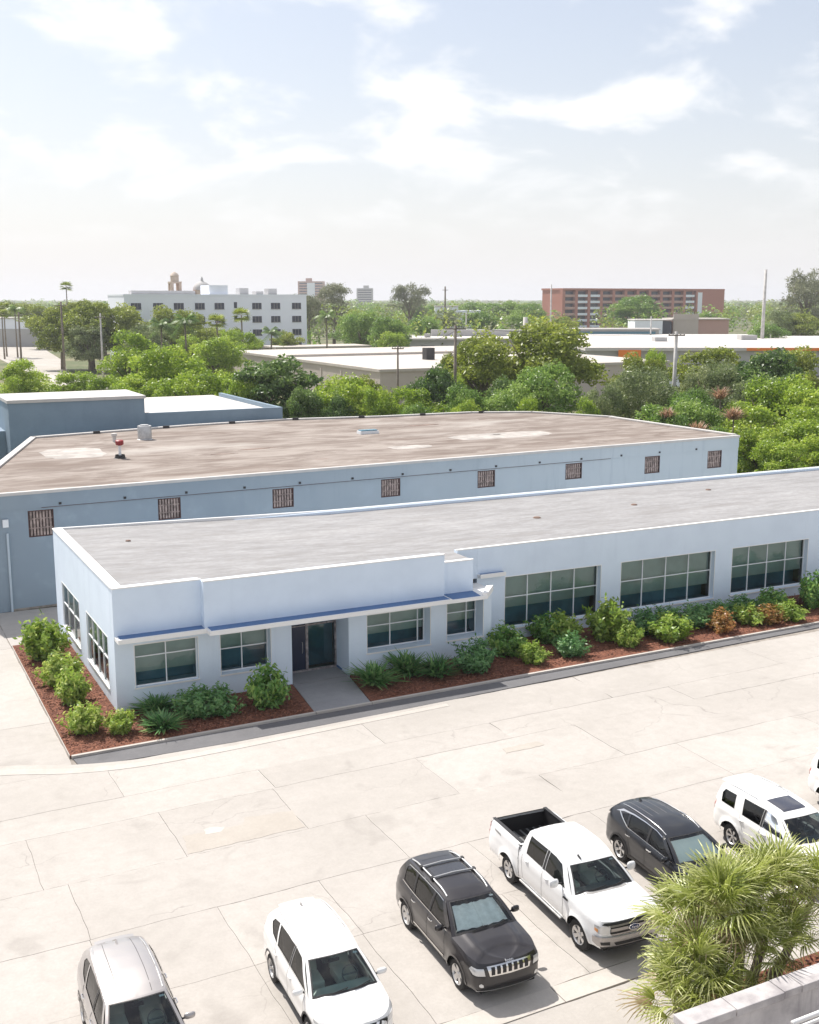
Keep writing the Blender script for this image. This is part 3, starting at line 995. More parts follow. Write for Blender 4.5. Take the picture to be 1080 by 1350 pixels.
# ------------------------------------------------------------------ blue-grey block behind on the left
bb = empty('blue_block', (12.0, 88.4, 0), label='blue-grey windowless block with pale flat roof behind the brown roof', cat='building')
def bmb():
    return MB((12, 88.4, 0))
m = bmb(); m.box(11.2, 21.4, 89.0, 95.5, 0, 8.50); m.build('wall', 'grey_blue_stucco', bb)
m = bmb(); m.box(11.1, 21.5, 88.9, 95.6, 8.502, 8.74); m.build('roof', 'parapet_pale', bb)
m = bmb(); m.box(-2, 11.19, 91.5, 98, 0, 6.2); m.build('wall', 'grey_blue_stucco', bb)
m = bmb(); m.box(21.41, 33.0, 89.3, 89.6, 0, 7.30); m.box(32.7, 33.0, 89.61, 106, 0, 7.30); m.build('wall', 'grey_blue_stucco', bb)
m = bmb(); m.box(21.51, 32.69, 89.61, 108, 6.2, 6.95); m.build('roof', 'far_roof_white', bb)
m = bmb(); m.box(21.6, 22.2, 90.6, 90.9, 6.96, 7.2); m.build('roof_box', 'pipe_dark', bb)
# ------------------------------------------------------------------ vehicles
def catmull(pts, n=10):
    out = []
    for i in range(len(pts) - 1):
        p0, p1, p2, p3 = [np.array(pts[j], float) for j in (max(i - 1, 0), i, i + 1, min(i + 2, len(pts) - 1))]
        for k in range(n):
            u = k / n
            out.append(.5 * ((2 * p1) + (p2 - p0) * u + (2 * p0 - 5 * p1 + 4 * p2 - p3) * u * u + (3 * p1 - p0 - 3 * p2 + p3) * u ** 3))
    out.append(np.array(pts[-1], float))
    return np.array(out)
def pip(x, y, poly):
    c = False
    n = len(poly)
    j = n - 1
    for i in range(n):
        xi, yi = poly[i]; xj, yj = poly[j]
        if (yi > y) != (yj > y) and x < (xj - xi) * (y - yi) / (yj - yi) + xi:
            c = not c
        j = i
    return c
def densify(poly, sp):
    out = []
    n = len(poly)
    for i in range(n):
        a, b = poly[i], poly[(i + 1) % n]
        k = max(1, int(math.hypot(b[0] - a[0], b[1] - a[1]) / sp + .5))
        for q in range(k):
            out.append((a[0] + (b[0] - a[0]) * q / k, a[1] + (b[1] - a[1]) * q / k))
    return out
def panel(outer, holes, sp=.09):
    """triangulate polygon with holes, with interior points. -> pts2d, tris"""
    loops = [densify(outer, sp)] + [densify(h, sp) for h in holes]
    pts, edges = [], []
    for lp in loops:
        b = len(pts)
        pts += lp
        edges += [(b + i, b + (i + 1) % len(lp)) for i in range(len(lp))]
    x0, x1 = min(p[0] for p in loops[0]), max(p[0] for p in loops[0])
    y0, y1 = min(p[1] for p in loops[0]), max(p[1] for p in loops[0])
    bnd = np.array(pts)
    gy = y0 + sp / 2
    r = 0
    while gy < y1:
        gx = x0 + sp * (.5 if r % 2 else 1)
        while gx < x1:
            if pip(gx, gy, loops[0]) and not any(pip(gx, gy, h) for h in loops[1:]) and np.min((bnd[:, 0] - gx) ** 2 + (bnd[:, 1] - gy) ** 2) > (sp * .45) ** 2:
                pts.append((gx, gy))
            gx += sp
        gy += sp * .87
        r += 1
    vo, eo, fo, *_ = geometry.delaunay_2d_cdt([Vector(q) for q in pts], edges, [], 0, 1e-5)
    tr = []
    for f in fo:
        cx = sum(vo[i].x for i in f) / len(f); cy = sum(vo[i].y for i in f) / len(f)
        if pip(cx, cy, loops[0]) and not any(pip(cx, cy, h) for h in loops[1:]):
            tr.append(tuple(f))
    return [(q.x, q.y) for q in vo], tr

class Car:
    def __init__(s, name, label, loc, rz, P):
        s.P = P
        s.root = empty(name, loc, rz, label, P.get('cat', 'car'), P.get('group', 'cars parked in the bays'))
        s.L, s.W = P['L'], P['W']
        L, W = s.L, s.W
        nr = P.get('nose', .34)
        pl = [(0, 0), (.28 * W, .004), (.52 * W, .03 * nr / .34), (.74 * W, .11 * nr / .34), (.89 * W, .25 * nr / .34), (.965 * W, .46), (.99 * W, .80), (W, 1.3), (W, L * .5), (W, L - 1.3)] + ([(W, L - .5), (.995 * W, L - .16), (.975 * W, L - .05), (.93 * W, L - .012), (.6 * W, L - .003), (0, L)] if P.get('bed') else [(.992 * W, L - .75), (.965 * W, L - .38), (.90 * W, L - .16), (.74 * W, L - .045), (.45 * W, L - .008), (0, L)])
        s.pl = catmull(pl, 14)
        d = np.hypot(*np.diff(s.pl, axis=0).T)
        s.cs = np.concatenate([[0], np.cumsum(d)])
        s.S = s.cs[-1]
        tg = np.gradient(s.pl, axis=0)
        tg /= np.linalg.norm(tg, axis=1)[:, None]
        s.nm = np.stack([tg[:, 1], -tg[:, 0]], 1)      # outward
        s.zt = P['ztop']
        s.zb = P.get('zb', .30)
    # ---- maps
    def out(s, q):
        q = min(max(q, 0), s.S)
        return np.array([np.interp(q, s.cs, s.pl[:, 0]), np.interp(q, s.cs, s.pl[:, 1])]), np.array([np.interp(q, s.cs, s.nm[:, 0]), np.interp(q, s.cs, s.nm[:, 1])])
    def s_of(s, l):
        return float(np.interp(l, s.pl[:, 1], s.cs))
    def top(s, l):
        return float(np.interp(l, [a for a, b in s.zt], [b for a, b in s.zt]))
    def inset(s, z, l):
        P = s.P
        zt = s.top(l)
        i = 0.0
        zk = s.zb + .22
        if z < zk:
            i += ((zk - z) / .22) ** 2 * .07
        d = zt - z
        r = P.get('fillet', .14)
        if d < r:
            i += ((r - d) / r) ** 2 * P.get('fillet_w', .05)
        if z > .72:
            i += (z - .72) * P.get('tumble', .05)
        zc = P.get('crease', .86)
        i -= .014 * math.exp(-((z - zc) / .05) ** 2)
        i += .016 * math.exp(-((z - .60) / .12) ** 2)
        # flared arches
        for a in (P['lf'], P['lr']):
            rr = math.hypot(l - a, z - P['rw'])
            i -= P.get('flare', .022) * math.exp(-((rr - P['ra'] - .02) / .07) ** 2)
        w = max(0, 1 - l / .55)
        if z > P.get('nose_z', .62):
            i += (z - P.get('nose_z', .62)) * P.get('nose_slope', .30) * w
        w = max(0, 1 - (s.L - l) / .5)
        if z > .62:
            i += (z - .62) * .12 * w
        return i
    def wall(s, q, z, off=0.):
        o, n = s.out(q)
        p = o - n * (s.inset(z, o[1]) - off)
        return (max(p[0], 0) if q < .02 or q > s.S - .02 else p[0], p[1], z)
    def loc(s, p, sg=1):           # (w, l, z) -> local coordinates (nose towards -Y)
        return (sg * p[0], p[1] - s.L / 2, p[2])
    def side(s, l, z):
        """greenhouse side surface half width"""
        P = s.P
        zb = s.top(l)
        o = s.wall(s.s_of(l), zb)
        wb = o[0]
        zr = s.roofz(l)
        k = min(max((z - zb) / max(zr - zb, .05), 0), 1)
        wr = s.roofw(l)
        return wb - (wb - wr) * (k * .75 + .25 * k ** 3)
    def roofz(s, l):
        r = s.P['roof']
        return float(np.interp(l, [a for a, b in r], [b for a, b in r]))
    def roofw(s, l):
        r = s.P['roofw']
        return float(np.interp(l, [a for a, b in r], [b for a, b in r]))
    # ---- builders
    def mk(s, name, V, F, mat, parent=None, fix=True, angle=38):
        me = mesh_from(name, V, F, mat)
        if fix:
            bm = bmesh.new(); bm.from_mesh(me)
            bmesh.ops.remove_doubles(bm, verts=bm.verts, dist=2e-4)
            bmesh.ops.recalc_face_normals(bm, faces=bm.faces)
            bm.to_mesh(me); bm.free()
        me.polygons.foreach_set('use_smooth', [True] * len(me.polygons))
        me.set_sharp_from_angle(angle=R(angle))
        return obj(name, me, parent or s.root)
    def wpatch(s, name, poly, mat, off=.006, sides=(1, -1), sp=.06, join=False, parent=None, thick=None):
        pts, tr = panel(poly, [], sp)
        VV, FF, res = [], [], []
        for sg in sides:
            V = [s.loc(s.wall(a, b, off), sg) for a, b in pts]
            F = tr
            if join:
                b0 = len(VV)
                VV += V; FF += [tuple(i + b0 for i in f) for f in F]
            else:
                res.append(s.mk(name, V, F, mat, parent))
        if join:
            return s.mk(name, VV, FF, mat, parent)
        return res
    def spatch(s, name, poly, mat, off=.004, sides=(1, -1), sp=.08, holes=(), parent=None):
        """patch on the greenhouse side, poly in (l,z)"""
        pts, tr = panel(poly, list(holes), sp)
        res = []
        for sg in sides:
            V = [s.loc((s.side(a, b) + off, a, b), sg) for a, b in pts]
            res.append(s.mk(name, V, tr, mat, parent))
        return res
    def body(s):
        P = s.P
        L, S = s.L, s.S
        zb = s.zb
        poly = [(0, zb)]
        for a in (P['lf'], P['lr']):
            sa = s.s_of(a); ra = P['ra']; zc = P['rw'] + .01
            a0 = math.asin(max(-1, min(1, (zb - zc) / ra)))
            n = 16
            for k in range(n + 1):
                t = math.pi - a0 + (-(math.pi - 2 * a0)) * k / n
                poly.append((sa + ra * math.cos(t), max(zb, zc + ra * math.sin(t))))
        poly.append((S, zb))
        for k in range(61):
            q = S * (1 - k / 60)
            poly.append((q, s.top(s.out(q)[0][1])))
        pts, tr = panel(poly, [], .085)
        V, F = [], []
        for sg in (1, -1):
            b0 = len(V)
            V += [s.loc(s.wall(a, b), sg) for a, b in pts]
            F += [tuple(i + b0 for i in f) for f in tr]
        # hood
        la = P['lcowl']; bow = P.get('bow', .16)
        sa = s.s_of(la)
        crown = P.get('hood_crown', .07)
        NR, NU = 26, 18
        def hood(u, v):
            vv = v ** 1.0
            q = sa * vv
            e = s.wall(q, s.top(s.out(q)[0][1]))
            e0 = s.wall(0, s.top(0))
            uu = abs(2 * u - 1); sg = 1 if u >= .5 else -1
            lc = e0[1] + (la - bow - e0[1]) * vv
            # smooth blend from the centre line to the edge
            l = lc + (e[1] - lc) * uu ** 2
            z = e[2] + crown * min(1, vv * 2.2) ** .7 * (1 - uu ** 2.4)
            z += P.get('hood_ridge', .018) * math.exp(-((uu - .62) / .10) ** 2) * min(1, vv * 3)
            return s.loc((e[0] * uu, l, z), sg)
        mb = MB(); mb.grid(hood, 2 * NU // 2 * 2, NR)
        b0 = len(V); V += [tuple(v) for v in mb.v]; F += [tuple(i + b0 for i in f) for f in mb.f]
        s.hood = hood
        b = s.mk('body', V, F, P['paint'])
        s.bodyo = b
        # dark underside and wheel housings
        m = MB()
        m.box(-s.W + .24, s.W - .24, -L / 2 + .12, L / 2 - .12, zb - .04, P.get('floor', .62))
        m.box(-s.W + .07, s.W - .07, -L / 2 + P['lf'] + P['ra'] + .06, -L / 2 + P['lr'] - P['ra'] - .06, zb - .02, P.get('floor', .62) - .02)
        m.box(-s.W + .30, s.W - .30, -L / 2 + .10, -L / 2 + P['lf'], zb, s.top(.3) - .12)
        m.box(-s.W + .30, s.W - .30, -L / 2 + P['lr'], L / 2 - .10, zb, s.top(L * .95) - (.12 if not P.get('bed') else .52))
        m.build('underbody', 'car_under', s.root)
    def greenhouse(s):
        P = s.P
        la, lw, lt, lr = P['lcowl'], P['lwt'], P['lrt'], P['lrb']
        bow = P.get('bow', .16); bt = P.get('bow_t', .07)
        outer = []
        for k in range(25):
            l = la + (lr - la) * k / 24
            outer.append((l, s.top(l)))
        for k in range(21):
            l = lt + (lw - lt) * k / 20
            outer.append((l, s.roofz(l)))
        # a-pillar: slightly bowed
        for k in range(1, 6):
            u = k / 6
            outer.append((lw + (la - lw) * u, s.roofz(lw) + (s.top(la) - s.roofz(lw)) * u + .02 * math.sin(math.pi * u)))
        wins = P['windows']
        pts, tr = panel(outer, wins, .085)
        V, F = [], []
        for sg in (1, -1):
            b0 = len(V)
            V += [s.loc((s.side(a, b), a, b), sg) for a, b in pts]
            F += [tuple(i + b0 for i in f) for f in tr]
        cr = P.get('roof_crown', .055)
        def roof(u, v):
            l = lw + (lt - lw) * v
            uu = 2 * u - 1
            we = s.side(l, s.roofz(l))
            ends = 1 - .5 * abs(2 * v - 1) ** 4
            z = s.roofz(l) + cr * ends * (1 - abs(uu) ** 3)
            return s.loc((we * uu, l - bt * (1 - uu * uu) * max(0, 1 - 3 * v) + (.05 * (1 - uu * uu) * max(0, 3 * v - 2)), z))
        s.roof = roof
        mb = MB(); mb.grid(roof, 18, 22)
        RV_, RF_ = [tuple(v) for v in mb.v], mb.f
        if P.get('roof_paint'):
            pass
        b0 = len(V); V += RV_; F += [tuple(i + b0 for i in f) for f in RF_]
        def shield(u, v):
            a = Vector(s.hood(u, 1.0)); b = Vector(roof(u, 0))
            p = a.lerp(b, v)
            uu = 2 * u - 1
            bul = .035 * math.sin(math.pi * v) * (1 - .3 * uu * uu)
            return (p.x, p.y - bul * .6, p.z + bul)
        s.shield = shield
        e = .045
        # pillars and header of the windscreen
        def sub(u0, u1, v0, v1, nu, nv):
            mb = MB(); mb.grid(lambda u, v: shield(u0 + (u1 - u0) * u, v0 + (v1 - v0) * v), nu, nv); return mb
        for q in (sub(0, e, 0, 1, 1, 8), sub(1 - e, 1, 0, 1, 1, 8), sub(e, 1 - e, .95, 1, 12, 1)):
            b0 = len(V); V += [tuple(v) for v in q.v]; F += [tuple(i + b0 for i in f) for f in q.f]
        # tail
        def tail(u, v):
            uu = 2 * u - 1; sg = 1 if uu >= 0 else -1
            a = Vector(roof(u, 1.0))
            sq = s.s_of(lr) + (s.S - s.s_of(lr)) * (1 - abs(uu)) ** 1.0
            b = Vector(s.loc(s.wall(sq, s.top(s.out(sq)[0][1])), sg))
            p = a.lerp(b, v)
            return tuple(p + Vector((0, .05 * math.sin(math.pi * v), 0)))
        if not P.get('bed'):
            mb = MB(); mb.grid(tail, 16, 8)
            b0 = len(V); V += [tuple(v) for v in mb.v]; F += [tuple(i + b0 for i in f) for f in mb.f]
            g = MB(); g.grid(lambda u, v: tuple(Vector(tail(.12 + .76 * u, .10 + .55 * v)) + Vector((0, .012, .006))), 10, 4)
            s.mk('rear_window', [tuple(v) for v in g.v], g.f, 'privacy_glass')
        else:
            def back(u, v):
                uu = 2 * u - 1
                a = roof(u, 1.0)
                zb = s.top(lt) - .5
                w0 = s.side(lt, s.top(lt))
                return (a[0] + (w0 * uu - a[0]) * min(1, v * 1.6), a[1] + .06 * v, a[2] + (zb - a[2]) * v)
            mb = MB(); mb.grid(back, 12, 8)
            b0 = len(V); V += [tuple(v) for v in mb.v]; F += [tuple(i + b0 for i in f) for f in mb.f]
            g = MB(); g.grid(lambda u, v: tuple(Vector(back(.10 + .80 * u, .10 + .42 * v)) + Vector((0, .012, 0))), 8, 3)
            s.mk('rear_window', [tuple(v) for v in g.v], g.f, 'privacy_glass')
        s.mk('cab' if P.get('bed') else 'cabin', V, F, P['paint'])
        # windscreen glass with a black ceramic border
        g = sub(e, 1 - e, .055, .95, 14, 8)
        ws = s.mk('windscreen', [tuple(v) for v in g.v], g.f, P.get('shield', 'shield_glass'))
        for a in ((e, 1 - e, .0, .055, 14, 1), (e, 1 - e, .925, .952, 14, 1), (e, e + .02, .05, .93, 1, 8), (1 - e - .02, 1 - e, .05, .93, 1, 8)):
            q = sub(*a)
            s.mk('windscreen_border', [(v.x, v.y - .003, v.z + .003) for v in q.v], q.f, 'car_plastic', ws)
        for u0, u1 in ((.28, .52), (.60, .86)):
            pts_ = []
            for k in range(6):
                t_ = k / 5
                p = Vector(shield(u0 + (u1 - u0) * t_, .03 + .06 * t_))
                pts_.append(p + Vector((0, -.018, .018)))
            m = MB(); m.tube(pts_, .011, 5); m.build('wiper', 'car_plastic', ws)
        # mirror housing and a sticker on the glass
        q = Vector(shield(.5, .86))
        m = MB(); m.box(q.x - .13, q.x + .13, q.y + .05, q.y + .10, q.z - .13, q.z - .05); m.build('rear_view_mirror', 'car_plastic', s.root, bevel=.015)
        q = Vector(shield(.80, .80))
        if P.get('sticker'):
            m = MB(); m.grid(lambda u, v: tuple(Vector(shield(.84 + .08 * u, .84 + .05 * v)) + Vector((0, .003, -.003))), 1, 1); m.build('sticker', 'sticker', ws)
        # side glass
        for k, w in enumerate(wins):
            s.spatch('side_window', w, P.get('glass', ['side_glass', 'privacy_glass', 'privacy_glass'])[k], off=-.012)
        if P.get('trim'):
            for poly in P['trim']:
                s.spatch('window_trim', poly, 'chrome', off=.006, sp=.12)
        # black inner pillars between the windows
        for poly in P.get('pillars', ()):
            s.spatch('door_pillar', poly, 'car_plastic', off=.003, sp=.12)
    def interior(s, seat='seat_light', dash='dash_light', rear=True):
        P = s.P
        la = P['lcowl']
        c = la - s.L / 2
        zf = P.get('seat_z', .58)
        zd = s.top(la) - .06
        m = MB()
        m.extr([(c - .06, zd - .30), (c - .10, zd + .0), (c + .10, zd + .03), (c + .40, zd - .02), (c + .56, zd - .10), (c + .56, zd - .34)], 'x', -s.W + .16, s.W - .16)
        m.build('dashboard', dash, s.root, bevel=.03)
        m = MB(); m.box(-s.W + .2, s.W - .2, c, P['lrb'] - s.L / 2 - .2, zf - .12, zf - .04); m.build('cabin_floor', 'car_under', s.root)
        rows_ = [(c + .98, (-.40, .40))] + ([(c + 1.95, (-.40, .40))] if rear else [])
        for yy, xs in rows_:
            for x in xs:
                m = MB(); m.box(x - .25, x + .25, yy - .15, yy + .42, zf + .02, zf + .26); b = m.build('seat', seat, s.root, bevel=.06)
                m = MB(); m.extr([(yy + .36, zf + .15), (yy + .50, zf + .15), (yy + .66, zf + .80), (yy + .54, zf + .80)], 'x', x - .24, x + .24); m.build('seat_back', seat, b, bevel=.04)
                m = MB(); m.box(x - .13, x + .13, yy + .54, yy + .65, zf + .82, zf + 1.0); m.build('headrest', seat, b, bevel=.035)
        # steering wheel (left hand drive: +x when facing -y)
        m = MB()
        cen = Vector((.38, c + .66, zd + .0)); a1 = Vector((1, 0, 0)); a2 = Vector((0, .42, .9)).normalized()
        m.tube([cen + (a1 * math.cos(t) + a2 * math.sin(t)) * .185 for t in [2 * math.pi * k / 20 for k in range(21)]], .016, 6, cap=False)
        m.tube([cen - a1 * .18, cen + a1 * .18], .02, 5)
        m.build('steering_wheel', 'dash_dark', s.root)
    def wheels(s, spokes=5, rim='alloy', width=.24, wide=.20, turn=0):
        P = s.P
        r = P['rw']
        rr = r * P.get('rimk', .66)
        base = None
        for l in (P['lf'], P['lr']):
            for sg in (1, -1):
                if base is None:
                    prof = [(rr * .98, -width / 2 + .02), (rr * 1.03, -width / 2), (r * .93, -width / 2 + .01), (r * .985, -width / 2 + .045), (r, -width / 2 + .08), (r, width / 2 - .08), (r * .985, width / 2 - .045), (r * .93, width / 2 - .01), (rr * 1.03, width / 2), (rr * .98, width / 2 - .02)]
                    m = MB(); m.lathe(prof, axis='x', n=36)
                    w = m.build('wheel', 'tyre', s.root, sharp=40)
                    m = MB()
                    h = width / 2
                    m.lathe([(rr, h - .02), (rr * .97, h - .004), (rr * .90, h - .02), (rr * .86, h - .07), (rr * .86, -h + .03)], axis='x', n=36)
                    for k in range(spokes):
                        a = 2 * math.pi * (k + .25) / spokes
                        ca, sa = math.cos(a), math.sin(a)
                        for off in ((-1, 1) if P.get('twin') else (0,)):
                            wd = wide * rr * (.40 if P.get('twin') else 1)
                            def pt(rad, t, x):
                                tt = t + off * wd * 1.05 * (rad / rr)
                                return (x, ca * rad - sa * tt, sa * rad + ca * tt)
                            r0, r1 = rr * .14, rr * .93
                            V = [pt(r0, -wd * .7, h - .05), pt(r0, wd * .7, h - .05), pt(r1, wd, h - .018), pt(r1, -wd, h - .018), pt(r0, -wd * .7, h - .10), pt(r0, wd * .7, h - .10), pt(r1, wd, h - .08), pt(r1, -wd, h - .08)]
                            m.add(V, [(0, 1, 2, 3), (4, 7, 6, 5), (0, 3, 7, 4), (1, 5, 6, 2), (3, 2, 6, 7)])
                    m.lathe([(0, h - .025), (rr * .16, h - .03), (rr * .22, h - .05), (rr * .22, h - .1)], axis='x', n=16)
                    ri = m.build('rim', rim, w, sharp=40)
                    m = MB(); m.lathe([(0, h - .115), (rr * .87, h - .115)], axis='x', n=24); m.build('brake_disc', 'car_under', w)
                    base = w
                else:
                    w = copy_tree(base, s.root)
                w.location = (sg * (s.W - width / 2 - P.get('tuck', .02)), l - s.L / 2, r)
                w.rotation_euler = (R(17 * (l + sg)), 0, 0 if sg > 0 else math.pi)
                if l == P['lf'] and turn:
                    w.rotation_euler = (R(17), 0, (0 if sg > 0 else math.pi) + turn)
    def mirrors(s, mat, l, z, size=(.11, .07, .09), arm=.05):
        for sg in (1, -1):
            w = s.wall(s.s_of(l), s.top(l))[0]
            c = s.loc((w + arm + size[0], l, z), sg)
            bm = bmesh.new()
            bmesh.ops.create_icosphere(bm, subdivisions=3, radius=1)
            for v in bm.verts:
                x, y, zz = v.co
                # flattened towards the rear face, squarish outline
                k = max(abs(x), abs(zz))
                n_ = (abs(x) ** 3.2 + abs(zz) ** 3.2) ** (1 / 3.2) if k > 1e-4 else 1
                hyp = math.hypot(x, zz)
                f = hyp / n_ if n_ > 1e-4 else 1
                v.co = Vector((x * f * size[0], (y if y < 0 else y * .25) * size[1], zz * f * size[2]))
            me = bpy.data.meshes.new('wing_mirror'); bm.to_mesh(me); bm.free()
            me.materials.append(MATS[mat])
            me.polygons.foreach_set('use_smooth', [True] * len(me.polygons))
            o = obj('wing_mirror', me, s.root, c)
            m = MB(c); m.tube([s.loc((w - .03, l + .03, z - .06), sg), s.loc((w + arm + .02, l, z - .03), sg)], .024, 6); m.build('mirror_arm', 'car_plastic', o)
            m = MB(); m.grid(lambda u, v: ((u - .5) * size[0] * 1.5, size[1] * .26, (v - .5) * size[2] * 1.4), 1, 1); m.build('mirror_glass', 'chrome', o)
    def handles(s, ls, z, mat):
        for l in ls:
            for sg in (1, -1):
                a = s.wall(s.s_of(l), z, .0); b = s.wall(s.s_of(l + .20), z, .0)
                m = MB(); m.tube([s.loc((a[0] - .01, a[1], z), sg), s.loc((a[0] + .028, l + .03, z), sg), s.loc((b[0] + .028, l + .17, z + .004), sg), s.loc((b[0] - .01, b[1], z), sg)], .017, 6)
                m.build('door_handle', mat, s.root, sharp=60)
    def seams(s, lines, mat='seam', w=.007):
        """lines: list of polylines in (l,z) on the lower wall"""
        for ln in lines:
            for sg in (1, -1):
                V, F = [], []
                dl = densify_line(ln, .06)
                for i, (l, z) in enumerate(dl):
                    a = dl[max(i - 1, 0)]; b = dl[min(i + 1, len(dl) - 1)]
                    d = Vector((b[0] - a[0], b[1] - a[1])).normalized(); n_ = (-d.y * w, d.x * w)
                    for k in (-1, 1):
                        V.append(s.loc(s.wall(s.s_of(l + n_[0] * k), z + n_[1] * k, .0035), sg))
                for i in range(len(dl) - 1):
                    F.append((2 * i, 2 * i + 1, 2 * i + 3, 2 * i + 2))
                s.mk('door_seam', V, F, mat, s.bodyo)
    def roofline(s, u, name, mat, v0=0.04, v1=.96, r=.016, lift=.03, feet=True):
        for sg in (0, 1):
            uu = u if sg == 0 else 1 - u
            pts = []
            for k in range(13):
                v = v0 + (v1 - v0) * k / 12
                p = Vector(s.roof(uu, v))
                h = lift * min(1, 6 * k / 12, 6 * (12 - k) / 12)
                pts.append(p + Vector((0, 0, h)))
            m = MB(); m.tube(pts, r, 6); m.build(name, mat, s.root, sharp=60)
    def fin(s, u, v, mat, k=1.):
        p = Vector(s.roof(u, v))
        m = MB(p)
        m.add([p + Vector(q) * k for q in ((-.022, -.09, 0), (.022, -.09, 0), (.03, .07, 0), (-.03, .07, 0), (-.006, .055, .07), (.006, .055, .07))], [(0, 1, 5, 4), (1, 2, 5), (2, 3, 4, 5), (3, 0, 4), (3, 2, 1, 0)])
        o = m.build('antenna_fin', mat, s.root); o.location = p
    def roofpatch(s, name, u0, u1, v0, v1, mat, off=.006, nu=8, nv=8):
        m = MB(); m.grid(lambda u, v: tuple(Vector(s.roof(u0 + (u1 - u0) * u, v0 + (v1 - v0) * v)) + Vector((0, 0, off))), nu, nv)
        return s.mk(name, [tuple(v) for v in m.v], m.f, mat)
    def lring(s, mat='car_plastic', w=.06, sides=(1, -1)):
        """dark arch lips"""
        P = s.P
        for a in (P['lf'], P['lr']):
            sa = s.s_of(a); ra = P['ra']; zc = P['rw'] + .01
            inner, outer_ = [], []
            a0 = math.asin(max(-1, (s.zb - zc) / ra))
            for k in range(17):
                t = math.pi - a0 - (math.pi - 2 * a0) * k / 16
                inner.append((sa + ra * math.cos(t), max(s.zb, zc + ra * math.sin(t))))
                outer_.append((sa + (ra + w) * math.cos(t), max(s.zb, zc + (ra + w) * math.sin(t))))
            s.wpatch('arch_trim', inner + outer_[::-1], mat, .008, sides)
def densify_line(ln, sp):
    out = []
    for a, b in zip(ln[:-1], ln[1:]):
        k = max(1, int(math.hypot(b[0] - a[0], b[1] - a[1]) / sp + .5))
        out += [(a[0] + (b[0] - a[0]) * q / k, a[1] + (b[1] - a[1]) * q / k) for q in range(k)]
    return out + [ln[-1]]
def letters(txt, size, mat, parent, loc, rot, name='lettering', ext=.004):
    cu = bpy.data.curves.new('lettering', 'FONT')
    cu.body = txt; cu.size = size; cu.extrude = ext; cu.align_x = 'CENTER'; cu.align_y = 'CENTER'
    tmp = bpy.data.objects.new('tmp', cu)
    COL.objects.link(tmp)
    dg = bpy.context.evaluated_depsgraph_get()
    me = bpy.data.meshes.new_from_object(tmp.evaluated_get(dg))
    bpy.data.objects.remove(tmp)
    me.materials.clear(); me.materials.append(MATS[mat])
    o = obj(name, me, parent, loc)
    o.rotation_euler = rot
    return o
